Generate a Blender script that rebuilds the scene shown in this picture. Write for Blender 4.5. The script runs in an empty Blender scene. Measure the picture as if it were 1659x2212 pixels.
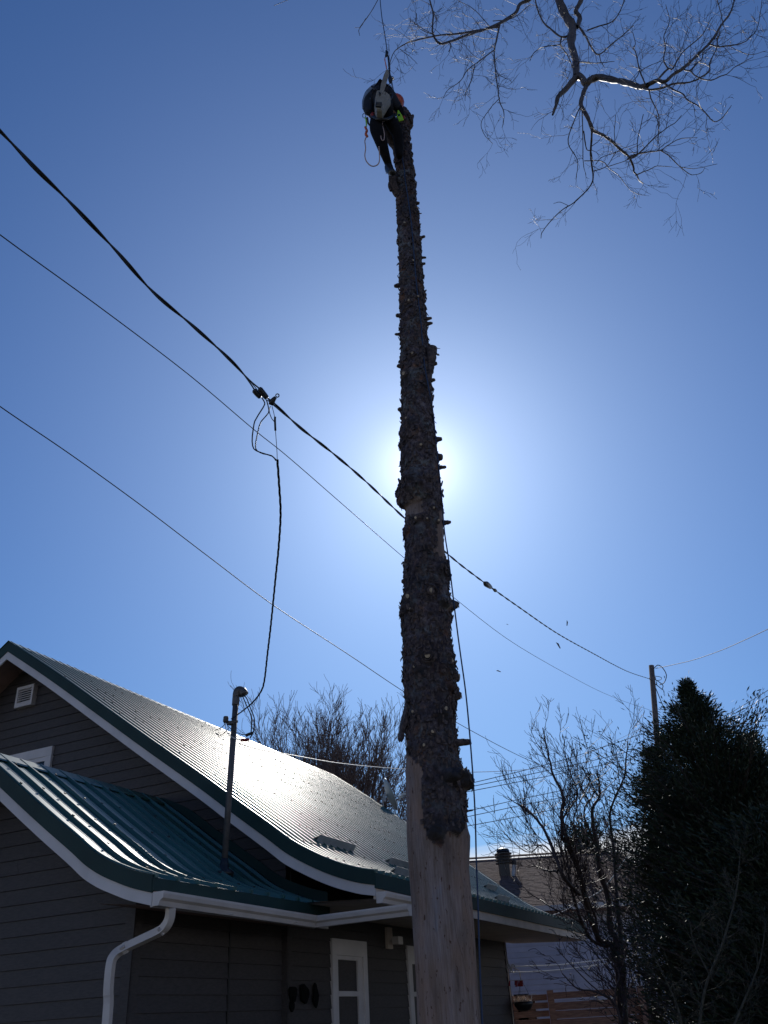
import bpy, math, random
import numpy as np
from mathutils import noise as mn, Vector, Matrix
rad = math.radians
sc = bpy.context.scene
col = sc.collection
rng = np.random.default_rng(7)
random.seed(7)

# ------------------------------------------------------------ camera
FOC = 1850.0; PIT = rad(30.96); ROL = rad(3.55); CAMZ = 1.6
SUN_EL = rad(33.8); SUN_AZ = rad(3.2)
Fv = np.array([0, math.cos(PIT), math.sin(PIT)]); R0 = np.array([1.0, 0, 0]); U0 = np.array([0, -math.sin(PIT), math.cos(PIT)])
Rv = math.cos(ROL)*R0 - math.sin(ROL)*U0; Uv = math.sin(ROL)*R0 + math.cos(ROL)*U0
EYE = np.array([0, 0, CAMZ])
cam_d = bpy.data.cameras.new('camera'); cam = bpy.data.objects.new('camera', cam_d); col.objects.link(cam)
cam_d.sensor_fit = 'VERTICAL'; cam_d.sensor_height = 36; cam_d.lens = FOC/2212*36
cam_d.clip_start = .05; cam_d.clip_end = 3000
M = Matrix.Identity(4)
for i in range(3):
    M[i][0] = Rv[i]; M[i][1] = Uv[i]; M[i][2] = -Fv[i]; M[i][3] = EYE[i]
cam.matrix_world = M
sc.camera = cam

# ------------------------------------------------------------ sky, sun, exposure
w = bpy.data.worlds.new("World"); sc.world = w; w.use_nodes = True
nt = w.node_tree; nt.nodes.clear()
def WN(t, **k):
    n = nt.nodes.new(t)
    for a, b in k.items(): setattr(n, a, b)
    return n
wo = WN('ShaderNodeOutputWorld'); bg = WN('ShaderNodeBackground')
sky = WN('ShaderNodeTexSky'); sky.sky_type = 'NISHITA'; sky.sun_disc = False
sky.sun_elevation = SUN_EL; sky.sun_rotation = SUN_AZ
sky.altitude = 150; sky.air_density = 1.25; sky.dust_density = .55; sky.ozone_density = 3.2
bg.inputs['Strength'].default_value = .05
SUND = (math.sin(SUN_AZ)*math.cos(SUN_EL), math.cos(SUN_AZ)*math.cos(SUN_EL), math.sin(SUN_EL))
tc = WN('ShaderNodeTexCoord')
def wmath(op, a, b=None):
    n = WN('ShaderNodeMath', operation=op)
    for i, v in enumerate((a, b)):
        if v is None: continue
        if isinstance(v, (int, float)): n.inputs[i].default_value = v
        else: nt.links.new(v, n.inputs[i])
    return n.outputs[0]
dp = WN('ShaderNodeVectorMath', operation='DOT_PRODUCT'); nt.links.new(tc.outputs['Generated'], dp.inputs[0]); dp.inputs[1].default_value = SUND
dpc = wmath('MAXIMUM', dp.outputs['Value'], 0.0)
# thin forward-scattering aureole around the sun
a1 = wmath('MULTIPLY', wmath('POWER', dpc, 1000.0), 11.0)
a2 = wmath('MULTIPLY', wmath('POWER', dpc, 120.0), 5.0)
a3 = wmath('MULTIPLY', wmath('POWER', dpc, 12.0), 2.6)
asum = wmath('ADD', wmath('ADD', a1, a2), a3)
ac = WN('ShaderNodeVectorMath', operation='SCALE'); ac.inputs[0].default_value = (.93, .93, 1.02); nt.links.new(asum, ac.inputs['Scale'])
add = WN('ShaderNodeVectorMath', operation='ADD'); nt.links.new(ac.outputs[0], add.inputs[1])
tint = WN('ShaderNodeVectorMath', operation='MULTIPLY'); tint.inputs[1].default_value = (.57, .98, 1.57)
nt.links.new(sky.outputs[0], tint.inputs[0]); nt.links.new(tint.outputs[0], add.inputs[0])
# low bank of white cloud near the horizon
sep = WN('ShaderNodeSeparateXYZ'); nt.links.new(tc.outputs['Generated'], sep.inputs[0])
mp = WN('ShaderNodeMapping'); mp.inputs['Scale'].default_value = (2.5, 2.5, 16); nt.links.new(tc.outputs['Generated'], mp.inputs[0])
nz = WN('ShaderNodeTexNoise'); nz.inputs['Scale'].default_value = 2.2; nz.inputs['Detail'].default_value = 7; nt.links.new(mp.outputs[0], nz.inputs[0])
edge = wmath('ADD', wmath('MULTIPLY', sep.outputs['Z'], -1.0), wmath('MULTIPLY', nz.outputs[0], .07))
cm = WN('ShaderNodeMapRange'); cm.inputs['From Min'].default_value = -.137; cm.inputs['From Max'].default_value = -.119
nt.links.new(edge, cm.inputs[0])
mx = WN('ShaderNodeMix', data_type='RGBA'); nt.links.new(cm.outputs[0], mx.inputs['Factor'])
nt.links.new(add.outputs[0], mx.inputs['A']); mx.inputs['B'].default_value = (17.5, 18, 19, 1)
nt.links.new(mx.outputs['Result'], bg.inputs['Color']); nt.links.new(bg.outputs[0], wo.inputs[0])

sd = bpy.data.lights.new('sun', 'SUN'); sd.energy = 3.2; sd.angle = rad(.5); sd.color = (1, .95, .87)
sun = bpy.data.objects.new('sun', sd); col.objects.link(sun)
sun.rotation_euler = Vector(SUND).to_track_quat('Z', 'Y').to_euler()
sc.view_settings.view_transform = 'Standard'; sc.view_settings.look = 'None'
sc.view_settings.exposure = 0; sc.view_settings.gamma = 1; sc.view_settings.use_curve_mapping = False
sc.cycles.max_bounces = 6; sc.cycles.transparent_max_bounces = 8

# ------------------------------------------------------------ helpers
def ray(x, y): return Fv + Rv*(x-829.5)/FOC - Uv*(y-1106)/FOC
def pd(x, y, z): return EYE + ray(x, y)*z                       # point at a given depth from the camera station
def atY(x, y, Y): d = ray(x, y); return EYE + d*(Y/d[1])         # point on the upright plane Y metres away
def pl(x, y, n, c): d = ray(x, y); n = np.array(n); return EYE + d*((c - n@EYE)/(n@d))
TH = rad(24.5); DU = np.array([math.sin(TH), math.cos(TH), 0]); DV = np.array([math.cos(TH), -math.sin(TH), 0])
def H(u, v, z): return DU*u + DV*v + np.array([0, 0, z])

def tag(o, label=None, cat=None, group=None, kind=None):
    if label: o['label'] = label
    if cat: o['category'] = cat
    if group: o['group'] = group
    if kind: o['kind'] = kind
    return o
def empty(name, loc=(0, 0, 0), label=None, cat=None, group=None):
    o = bpy.data.objects.new(name, None); o.empty_display_size = .2; o.location = tuple(loc); col.objects.link(o)
    return tag(o, label, cat, group)
class MB:
    def __init__(s): s.v = []; s.f = []; s.n = 0
    def add(s, V, F):
        s.v.append(np.asarray(V, float)); s.f += [tuple(i+s.n for i in f) for f in F]; s.n += len(V); return s
    def tube(s, P, r, k=6, caps=True):
        P = np.asarray(P, float); m = len(P); r = np.broadcast_to(np.asarray(r, float), (m,))
        T = np.gradient(P, axis=0); T /= np.linalg.norm(T, axis=1)[:, None]+1e-12
        a = np.array([0, 0, 1.0]) if abs(T[0][2]) < .9 else np.array([1.0, 0, 0])
        n = np.cross(T[0], a); n /= np.linalg.norm(n)
        N = np.empty_like(P)
        for i in range(m):
            n = n - T[i]*(n@T[i]); n /= np.linalg.norm(n)+1e-12; N[i] = n
        B = np.cross(T, N); A = np.arange(k)*2*math.pi/k
        V = P[:, None]+r[:, None, None]*(np.cos(A)[None, :, None]*N[:, None]+np.sin(A)[None, :, None]*B[:, None])
        F = [(i*k+j, i*k+(j+1) % k, (i+1)*k+(j+1) % k, (i+1)*k+j) for i in range(m-1) for j in range(k)]
        if caps: F += [tuple(range(k))[::-1], tuple((m-1)*k+j for j in range(k))]
        return s.add(V.reshape(-1, 3), F)
    def box(s, o, a, b, c):
        """box from corner o with edge vectors a, b, c"""
        o, a, b, c = map(lambda q: np.asarray(q, float), (o, a, b, c))
        V = [o, o+a, o+a+b, o+b, o+c, o+a+c, o+a+b+c, o+b+c]
        F = [(0, 3, 2, 1), (4, 5, 6, 7), (0, 1, 5, 4), (1, 2, 6, 5), (2, 3, 7, 6), (3, 0, 4, 7)]
        if np.cross(a, b)@c < 0: F = [f[::-1] for f in F]
        return s.add(V, F)
    def strip(s, A, B, closed=False):
        A = np.asarray(A); n = len(A); V = np.vstack([A, B])
        return s.add(V, [(i, i+1, n+i+1, n+i) for i in range(n-1)])
    def prism(s, poly, ext):
        poly = np.asarray(poly, float); n = len(poly); V = np.vstack([poly, poly+np.asarray(ext)])
        F = [tuple(range(n))[::-1], tuple(range(n, 2*n))]+[(i, (i+1) % n, n+(i+1) % n, n+i) for i in range(n)]
        return s.add(V, F)
    def lathe(s, c, ax, prof, k=12):
        c = np.asarray(c, float); ax = np.asarray(ax, float); ax = ax/np.linalg.norm(ax)
        a = np.cross(ax, [0, 0, 1.0]) if abs(ax[2]) < .9 else np.cross(ax, [1.0, 0, 0]); a /= np.linalg.norm(a); b = np.cross(ax, a)
        A = np.arange(k)*2*math.pi/k; V = []
        for r, h in prof: V += [c+ax*h+r*(math.cos(t)*a+math.sin(t)*b) for t in A]
        m = len(prof); F = [(i*k+j, i*k+(j+1) % k, (i+1)*k+(j+1) % k, (i+1)*k+j) for i in range(m-1) for j in range(k)]
        F += [tuple(range(k))[::-1], tuple((m-1)*k+j for j in range(k))]
        return s.add(V, F)
    def build(s, name, mat, parent=None, smooth=False, origin=None):
        V = np.vstack(s.v) if s.v else np.zeros((0, 3))
        o = np.array(parent.matrix_world.translation) if parent is not None and False else np.zeros(3)
        base = np.zeros(3)
        if parent is not None:
            p = parent
            while p is not None: base += np.array(p.location); p = p.parent
        org = np.asarray(origin, float) if origin is not None else base
        me = bpy.data.meshes.new(name); me.from_pydata((V-org).tolist(), [], s.f); me.materials.append(mat)
        if smooth: me.polygons.foreach_set('use_smooth', [True]*len(me.polygons))
        me.update()
        ob = bpy.data.objects.new(name, me); col.objects.link(ob)
        ob.location = tuple(org-base)
        if parent is not None: ob.parent = parent
        return ob
def smooth_path(P, n):
    """Catmull-Rom resample"""
    P = np.asarray(P, float); m = len(P)
    Q = np.vstack([2*P[0]-P[1], P, 2*P[-1]-P[-2]]); out = []
    for t in np.linspace(0, m-1, n):
        i = min(int(t), m-2); f = t-i; p0, p1, p2, p3 = Q[i], Q[i+1], Q[i+2], Q[i+3]
        out.append(.5*((2*p1)+(-p0+p2)*f+(2*p0-5*p1+4*p2-p3)*f*f+(-p0+3*p1-3*p2+p3)*f**3))
    return np.array(out)

# ------------------------------------------------------------ materials
def mat(name, colr, rough=.6, metal=0, spec=.5, var=0, scale=8, bump=0, bscale=40, stretch=(1, 1, 1), col2=None, coat=0, attr=None):
    m = bpy.data.materials.new(name); m.use_nodes = True; n = m.node_tree; b = n.nodes['Principled BSDF']
    b.inputs['Roughness'].default_value = rough; b.inputs['Metallic'].default_value = metal
    b.inputs['Specular IOR Level'].default_value = spec; b.inputs['Coat Weight'].default_value = coat
    b.inputs['Base Color'].default_value = (*colr, 1)
    if var or col2 or bump:
        t = n.nodes.new('ShaderNodeTexCoord'); mpn = n.nodes.new('ShaderNodeMapping'); mpn.inputs['Scale'].default_value = stretch
        n.links.new(t.outputs['Object'], mpn.inputs[0])
    if var or col2:
        z = n.nodes.new('ShaderNodeTexNoise'); z.inputs['Scale'].default_value = scale; z.inputs['Detail'].default_value = 6
        n.links.new(mpn.outputs[0], z.inputs[0]); r = n.nodes.new('ShaderNodeValToRGB')
        c2 = col2 or tuple(c*(1-var) for c in colr); c1 = colr if col2 else tuple(min(1, c*(1+var)) for c in colr)
        r.color_ramp.elements[0].color = (*c2, 1); r.color_ramp.elements[1].color = (*c1, 1)
        r.color_ramp.elements[0].position = .35; r.color_ramp.elements[1].position = .65
        n.links.new(z.outputs[0], r.inputs[0]); n.links.new(r.outputs[0], b.inputs['Base Color'])
        oi = n.nodes.new('ShaderNodeObjectInfo'); hs = n.nodes.new('ShaderNodeHueSaturation')
        mr = n.nodes.new('ShaderNodeMapRange'); mr.inputs['To Min'].default_value = 1-.3*max(var, .1); mr.inputs['To Max'].default_value = 1+.3*max(var, .1)
        n.links.new(oi.outputs['Random'], mr.inputs[0]); n.links.new(mr.outputs[0], hs.inputs['Value'])
        n.links.new(r.outputs[0], hs.inputs['Color']); n.links.new(hs.outputs[0], b.inputs['Base Color'])
    if bump:
        z2 = n.nodes.new('ShaderNodeTexNoise'); z2.inputs['Scale'].default_value = bscale; z2.inputs['Detail'].default_value = 5
        n.links.new(mpn.outputs[0], z2.inputs[0]); bu = n.nodes.new('ShaderNodeBump'); bu.inputs['Strength'].default_value = bump; bu.inputs['Distance'].default_value = .01
        n.links.new(z2.outputs[0], bu.inputs['Height']); n.links.new(bu.outputs[0], b.inputs['Normal'])
    return m
m_siding = mat('painted_siding', (.058, .050, .049), .65, var=.16, scale=5, bump=.25, bscale=30, stretch=(3, 3, 14))
m_roof = mat('green_metal_roof', (.012, .080, .066), .40, spec=.4, var=.14, scale=1.3, bump=.03, bscale=3, coat=.3)
_p = m_roof.node_tree.nodes['Principled BSDF']; _p.inputs['Coat Roughness'].default_value = .42; _p.inputs['IOR'].default_value = 1.75; _p.inputs['Coat IOR'].default_value = 1.7
m_trimg = mat('green_metal_trim', (.010, .036, .034), .6, spec=.3, var=.12, scale=3)
m_white = mat('white_painted_trim', (.62, .58, .57), .5, var=.07, scale=3)
m_gutter = mat('cream_gutter', (.60, .55, .52), .36, var=.07, scale=4)
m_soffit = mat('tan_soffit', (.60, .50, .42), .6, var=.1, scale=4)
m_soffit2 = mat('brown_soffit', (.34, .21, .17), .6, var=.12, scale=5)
m_glass = mat('dark_window_glass', (.012, .014, .018), .06, spec=.6)
m_orn = mat('matt_black_iron', (.008, .008, .008), .95, spec=.1)
m_screw = mat('screw_heads', (.02, .03, .03), .5)
m_galv = mat('galvanised_steel', (.42, .43, .45), .55, metal=.2, var=.1, scale=8)
m_black = mat('black_rubber', (.012, .012, .014), .4)
m_cable = mat('cable_jacket', (.022, .026, .034), .55, spec=.3)
m_lightcable = mat('pale_cable', (.7, .7, .7), .5)
m_mast = mat('weathered_mast_pipe', (.10, .095, .095), .5, metal=.3, var=.18, scale=12)
m_pole = mat('weathered_pole_wood', (.16, .12, .10), .85, var=.25, scale=10, stretch=(4, 4, .5), bump=.5, bscale=30)
m_shingle = mat('brown_shingle', (.17, .12, .105), .95, spec=.08, col2=(.10, .075, .07), var=.2, scale=9, bump=.5, bscale=25)
m_nwall = mat('lavender_grey_siding', (.60, .59, .68), .6, var=.08, scale=3)
m_fence = mat('brown_fence_board', (.34, .19, .14), .8, var=.25, scale=6, stretch=(1, 1, 8), bump=.4, bscale=20)
m_branch = mat('pale_branch_bark', (.125, .10, .085), .5, col2=(.06, .05, .045), scale=14, spec=.35, bump=.4, bscale=40)
m_twig = mat('reddish_twig_bark', (.06, .04, .04), .55, spec=.35)
m_farwire = mat('far_wire', (.06, .06, .07), .9, spec=.1)
m_twigfar = mat('grey_brown_twig_bark', (.15, .11, .10), .7, spec=.25)
m_cedar = mat('dark_cedar_leaf', (.036, .050, .024), .55, col2=(.014, .026, .016), scale=1.2, spec=.35)
m_cedar2 = mat('olive_cedar_leaf', (.06, .062, .022), .55, col2=(.022, .030, .014), scale=2, spec=.4)
m_stem = mat('conifer_stem_bark', (.05, .036, .03), .8, var=.2)
m_ground = mat('spring_grass_ground', (.10, .095, .055), .95, col2=(.06, .05, .035), scale=.8, bump=.6, bscale=20)
m_cut = mat('sawn_branch_end', (.46, .36, .24), .7, var=.2, scale=60)
m_rope = mat('navy_climbing_rope', (.022, .05, .12), .6, bump=.4, bscale=200)
m_ropeo = mat('orange_rope', (.55, .12, .05), .6)
m_ropep = mat('pale_pink_rope', (.50, .36, .33), .6)
m_trouser = mat('black_work_trousers', (.009, .009, .011), .9, spec=.15, var=.25, scale=12, bump=.5, bscale=40)
m_jacket = mat('navy_work_jacket', (.010, .012, .020), .8, var=.3, scale=10, bump=.5, bscale=30)
m_jacket_lit = mat('sunlit_blue_jacket', (.20, .26, .36), .5, var=.2, scale=12)  # jacket where the sun catches it, the light put into a pale blue
m_orange = mat('orange_helmet_shell', (.45, .07, .025), .35)
m_red = mat('red_glove_fabric', (.25, .02, .02), .7)
m_skin = mat('skin', (.45, .25, .18), .5)
m_neon = mat('yellow_green_flag', (.35, .75, .03), .6)
m_saw = mat('cream_saw_housing', (.27, .25, .21), .5, var=.15, scale=20)
m_steel = mat('polished_steel', (.6, .6, .62), .2, metal=1)
m_dish = mat('grey_dish_enamel', (.45, .48, .48), .45)

# ------------------------------------------------------------ ground
g = MB(); n = 40; xs = np.linspace(-1500, 1500, n); gv = [(x, y, 0) for y in xs for x in xs]
g.add(gv, [(j*n+i, j*n+i+1, (j+1)*n+i+1, (j+1)*n+i) for j in range(n-1) for i in range(n-1)])
tag(g.build('ground', m_ground), 'brownish early spring lawn around the houses', kind='structure')

# ------------------------------------------------------------ house
house = empty('house', H(11, -8.5, 0), 'grey sided house with flared green ribbed metal roof and low gabled annex', 'house')
KP = .95; VPM = -8.56*KP; UM, UP, UG = 9.2285, 6.904*KP, 9.78        # rake planes of main roof and annex, main gable wall
prM = [(-11.12, 7.34), (-10.0, 6.59), (-8.94, 5.841), (-8.04, 5.204), (-7.04, 4.508), (-6.6, 4.19), (-6.0, 3.762), (-5.7, 3.545), (-5.4, 3.375), (-5.1, 3.235), (-4.8, 3.13), (-4.6, 3.085)]
prP = [(-8.56, 4.62), (-8.1, 4.31), (-7.6, 3.955), (-7.2, 3.675), (-6.83, 3.424), (-6.6, 3.262), (-6.4, 3.148), (-6.2, 3.062), (-6.0, 2.988), (-5.78, 2.928)]
prP = [(a*KP, 1.6+(b-1.6)*KP) for a, b in prP]
def fine(pr, n=40):
    P = np.array(pr); return smooth_path(np.c_[P, np.zeros(len(P))], n)[:, :2]
FM, FP = fine(prM), fine(prP, 30)
FARV = lambda v: 18.3+1.85*max(0, (-6.1-v)/5.02)
def prof_z(F, v): return float(np.interp(v, F[:, 0], F[:, 1]))
def normals(F):
    T = np.gradient(F, axis=0); T /= np.linalg.norm(T, axis=1)[:, None]; return np.c_[-T[:, 1], T[:, 0]]
def rib_section(w, n, jut=.036):
    """(position across, height) of one panel with n ribs over width w; minor swages between"""
    s = w/n; out = []
    for i in range(n):
        o = i*s
        out += [(o, 0), (o+.008, jut), (o+.034, jut), (o+.052, 0)]+([(o+.115, 0), (o+.12, .003), (o+.135, .003), (o+.14, 0), (o+.21, 0), (o+.215, .003), (o+.23, .003), (o+.235, 0)] if s > .25 else [])
    return [(p, h) for p, h in out if p < w]+[(w, 0)]
def make_roof(F, u0, ufar, parent, mirror=None, w=.90, ribs=5):
    """ribbed panels following the flared profile; ufar is a function of v"""
    Nn = normals(F); u = u0; k = 0; umax = max(ufar(v) for v in F[:, 0])
    while u < umax-.02:
        sec = rib_section(w, ribs); V = []; Fc = []; ns = len(sec)
        for (v, z), nn in zip(F, Nn):
            uf = ufar(v)
            for p, h in sec:
                uu = min(u+p, uf)
                vv = v+nn[0]*(h+.002*(k % 2)); zz = z+nn[1]*(h+.002*(k % 2))
                if mirror is not None: vv = 2*mirror-vv
                V.append(H(uu, vv, zz))
        for i in range(len(F)-1):
            for j in range(ns-1):
                q = (i*ns+j, i*ns+j+1, (i+1)*ns+j+1, (i+1)*ns+j)
                Fc.append(q if mirror is not None else q[::-1])
        mb = MB(); mb.add(V, Fc); mb.build('roof_panel', m_roof, parent)
        u += w; k += 1
def deck(F, u0, ufar, name, m, off, parent, mirror=None):
    """solid underside of the roof"""
    mb = MB(); Nn = normals(F); A = []; B = []
    for (v, z), nn in zip(F, Nn):
        vv, zz = v, z-off
        if mirror is not None: vv = 2*mirror-vv
        A.append(H(u0, vv, zz)); B.append(H(ufar(v), vv, zz))
    A2 = [a+np.array([0, 0, off-.012]) for a in A]; B2 = [b+np.array([0, 0, off-.012]) for b in B]
    mb.strip(A, B); mb.strip(A2, B2); mb.strip(A, A2); mb.strip(B, B2)
    mb.add([A[-1], B[-1], B2[-1], A2[-1]], [(0, 1, 2, 3)])
    return mb.build(name, m, parent)
farM = FARV
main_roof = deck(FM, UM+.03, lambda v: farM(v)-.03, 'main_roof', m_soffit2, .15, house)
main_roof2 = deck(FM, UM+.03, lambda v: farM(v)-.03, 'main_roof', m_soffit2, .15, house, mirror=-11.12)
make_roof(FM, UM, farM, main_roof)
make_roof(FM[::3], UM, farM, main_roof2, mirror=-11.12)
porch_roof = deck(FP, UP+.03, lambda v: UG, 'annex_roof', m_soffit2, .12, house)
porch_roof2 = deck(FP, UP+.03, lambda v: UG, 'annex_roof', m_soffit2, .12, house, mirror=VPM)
make_roof(FP, UP, lambda v: UG-.02, porch_roof, w=.915, ribs=3)
make_roof(FP[::3], UP, lambda v: UG-.02, porch_roof2, mirror=VPM, w=.915, ribs=3)
def ridge_cap(v0, z0, u0, u1, sl, parent):
    mb = MB(); wd = .17
    for s in (-1, 1):
        a = [H(u0, v0, z0+.035), H(u0, v0+s*wd, z0+.035-wd*sl), H(u0, v0+s*(wd+.012), z0+.012-wd*sl)]
        b = [H(u1, v0, z0+.035), H(u1, v0+s*wd, z0+.035-wd*sl), H(u1, v0+s*(wd+.012), z0+.012-wd*sl)]
        mb.strip(a, b)
    mb.build('ridge_cap', m_roof, parent)
ridge_cap(-11.12, 7.34, UM-.03, 20.2, .67, main_roof)
ridge_cap(VPM, 1.6+3.02*KP, UP-.03, UG-.02, .66, porch_roof)
def rake_band(F, u, du, top, bot, name, m, parent, mirror=None, seam=1):
    """upright band following the rake from top to bot metres below the roof line"""
    A = []; B = []
    for (v, z), nn in zip(F, normals(F)):
        vv = v if mirror is None else 2*mirror-v; k_ = 1/nn[1]
        A.append((vv, z-top*(k_ if top > 0 else 1))); B.append((vv, z-bot*k_))
    n = len(F); segs = np.array_split(np.arange(n), seam)
    for si, s in enumerate(segs):
        idx = list(s)+([s[-1]+1] if s[-1]+1 < n else [])
        a = [H(u, *A[i]) for i in idx]; b = [H(u, *B[i]) for i in idx]
        a2 = [p+DU*du for p in a]; b2 = [p+DU*du for p in b]
        mb = MB(); mb.strip(b, a); mb.strip(a2, b2); mb.strip(a, a2); mb.strip(b2, b)
        mb.add([a[0], b[0], b2[0], a2[0]], [(0, 1, 2, 3)]); mb.add([a[-1], b[-1], b2[-1], a2[-1]], [(3, 2, 1, 0)])
        mb.build(name, m, parent)
for mir, rf in ((None, main_roof), (-11.12, main_roof2)):
    rake_band(FM, UM-.016, .03, -.025, .125, 'rake_flashing', m_trimg, rf, mir, 3)
    rake_band(FM, UM, .024, .127, .235, 'rake_fascia', m_white, rf, mir, 3)
for mir, rf in ((None, porch_roof), (VPM, porch_roof2)):
    rake_band(FP, UP-.016, .03, -.025, .122, 'rake_flashing', m_trimg, rf, mir, 4)
    rake_band(FP, UP, .024, .124, .225, 'rake_fascia', m_white, rf, mir, 4)
# far rake flashing lying over the panel edge
mb = MB(); A = [H(farM(v)-.16, v, z+.04) for v, z in FM]; B = [H(farM(v)+.02, v, z+.04) for v, z in FM]; Cc = [b-np.array([0, 0, .2]) for b in B]
mb.strip(A, B); mb.strip(B, Cc); mb.strip(A, [a-np.array([0, 0, .03]) for a in A]); mb.build('rake_flashing', m_trimg, main_roof)
# eave trim
def bar(name, m, parent, u0, u1, v0, v1, z0, z1, origin=None):
    mb = MB(); mb.box(H(u0, v0, z0), DU*(u1-u0), DV*(v1-v0), (0, 0, z1-z0)); return mb.build(name, m, parent, origin=origin)
ev, ez = FM[-1]; bar('eave_flashing', m_trimg, main_roof, UM-.012, 18.31, ev, ev+.02, ez-.16, ez-.002)
bar('eave_fascia', m_soffit, main_roof, UM+.025, 18.27, ev-.035, ev-.004, ez-.27, ez-.15)
ev2, ez2 = FP[-1]; bar('eave_flashing', m_trimg, porch_roof, UP-.012, UG-.03, ev2, ev2+.02, ez2-.11, ez2-.002)
bar('eave_fascia', m_white, porch_roof, UP+.025, UG-.03, ev2-.035, ev2-.004, ez2-.24, ez2-.112)
# ragged panel ends at the eaves
for F, u0, u1, rf, rp_ in ((FM, UM, 18.3, main_roof, .18), (FP, UP, UG-.05, porch_roof, .305)):
    mb = MB(); v, z = F[-1]; u = u0
    while u < u1-.06:
        mb.box(H(u+.004, v-.01, z+.001), DU*.034, DV*(.035+.012*random.random()), (0, 0, .036)); u += rp_
    mb.build('rib_ends', m_roof, rf)
    mb.build
# screws in rows
def screws(F, u0, u1f, parent, rows, rp_):
    mb = MB(); Nn = normals(F); s = np.r_[0, np.cumsum(np.linalg.norm(np.diff(F, axis=0), axis=1))]
    for t in rows:
        v = np.interp(t, s, F[:, 0]); z = np.interp(t, s, F[:, 1]); nn = (np.interp(t, s, Nn[:, 0]), np.interp(t, s, Nn[:, 1]))
        u = u0+.02
        while u < u1f(v):
            if random.random() < .8:
                r = .011; h = .037; du = .0
                tt = np.array([nn[1], -nn[0]])
                c = H(u+du, v+nn[0]*h+random.uniform(-.03, .03), z+nn[1]*h); nv = DV*nn[0]+np.array([0, 0, nn[1]]); tv = DV*tt[0]+np.array([0, 0, tt[1]])
                mb.box(c-DU*r-tv*r, DU*2*r, tv*2*r, nv*.011)
            u += rp_
    tag(mb.build('roof_screws', m_screw, parent), kind='stuff')
screws(FM, UM, farM, main_roof, np.arange(.35, 7.7, .62), .18); screws(FP, UP, lambda v: UG-.1, porch_roof, np.arange(.3, 3.3, .6), .305)

def wall_core(name, poly, thick, parent, m=m_siding):
    mb = MB(); mb.prism(poly, thick); return mb.build(name, m, parent)
BH = .152
def board(parent, p0, p1, up0, up1, out, z0, z1, m=m_siding, whole=False):
    """one lapped board: p0,p1 bottom ends, up0,up1 top ends; long runs are butted from shorter lengths"""
    Lb = np.linalg.norm(p1-p0)
    if Lb > 2.6 and not whole:
        t = random.uniform(.35, .65); e = .002/Lb; q = p0+(p1-p0)*t; dq = (p1-p0)*e
        board(parent, p0, q-dq, up0, up0+(up1-up0)*(t-e), out, z0, z1, m, Lb < 6); board(parent, q+dq, p1, up0+(up1-up0)*(t+e), up1, out, z0, z1, m, Lb < 6); return
    o1 = out*.020; o0 = out*.006
    V = [p0, p1, up1, up0, p0+o1, p1+o1, up1+o0, up0+o0]
    F = [(0, 3, 2, 1), (4, 5, 6, 7), (0, 1, 5, 4), (1, 2, 6, 5), (2, 3, 7, 6), (3, 0, 4, 7)]
    if np.cross(V[1]-V[0], V[3]-V[0])@out < 0: F = [f[::-1] for f in F]
    mb = MB(); mb.add(V, F); mb.build('siding_board', m, parent)
# main gable wall (faces -DU)
VL, VR = -16.2, -6.1
def gz(v, drop=.15):
    vv = v if v > -11.12 else 2*-11.12-v
    return prof_z(FM, vv)-drop
vs = np.r_[np.linspace(VL, -11.12, 8), np.linspace(-11.12, VR, 8)[1:]]
gable = wall_core('gable_wall', [H(UG+.005, VL, 0)]+[H(UG+.005, v, gz(v)) for v in vs]+[H(UG+.005, VR, 0)], DU*.15, house)
z = 0
while z < 7.1:
    zt = z+BH
    def ext(zz):
        zz = max(zz, gz(VR)) if zz < gz(VR) else zz
        if zz <= gz(VR): return VR
        return float(np.interp(-zz, -(FM[:, 1]-.15), FM[:, 0]))
    r0, r1 = min(VR, ext(z)), min(VR, ext(min(zt, 7.18))); l0, l1 = 2*-11.12-r0, 2*-11.12-r1
    l0 = max(l0, VL); l1 = max(l1, VL)
    if r1-l1 > .05 and z > 1.2: board(gable, H(UG, l0, z+.004), H(UG, r0, z+.004), H(UG, l1, zt), H(UG, r1, zt), -DU, z, zt)
    z = zt
# main side wall with windows (faces +DV)
UE = 17.75; WT = 3.35
def wq(x, y, v=VR): P = pl(x, y, DV, v); return P@DU, P[2]
u1a, zt1 = wq(711, 2027); u1b, _ = wq(786, 2037); u2a, zt2 = wq(874, 2043); u2b = u2a+(u1b-u1a)
side = wall_core('side_wall', [H(UG, VR, 0), H(UE, VR, 0), H(UE, VR, WT), H(UG, VR, WT)], -DV*.15, house)
z = 0; wins = [(u1a, u1b, zt1), (u2a, u2b, zt2)]
while z < 3.3:
    zt = z+BH; cuts = [(UG+.09, UE-.09)]
    if z > 1.0:
        for a, b, t in wins:
            if zt <= t+.02:
                cuts = [c for (s, e) in cuts for c in ((s, min(e, a)), (max(s, b), e)) if c[1]-c[0] > .03]
    for s, e in cuts:
        board(side, H(s, VR+.001, z+.004), H(e, VR+.001, z+.004), H(s, VR+.001, zt), H(e, VR+.001, zt), DV, z, zt)
    z = zt
for u in (UG-.02, UE-.09): bar('corner_board', m_siding, side, u, u+.11, VR+.002, VR+.03, 0, 3.2)
bar('corner_board', m_siding, side, UG-.024, UG+.0, VR-.12, VR+.03, 0, 3.0)
end = wall_core('end_wall', [H(UE, VR-.002, 0), H(UE, VR-.002, 3.3), H(UE, -11.12, 7.1), H(UE, VL, 3.3), H(UE, VL, 0)], -DU*.12, house)
back = wall_core('back_wall', [H(UG, VL, 0), H(UE, VL, 0), H(UE, VL, 3.3), H(UG, VL, 3.3)], DV*.12, house)
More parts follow.
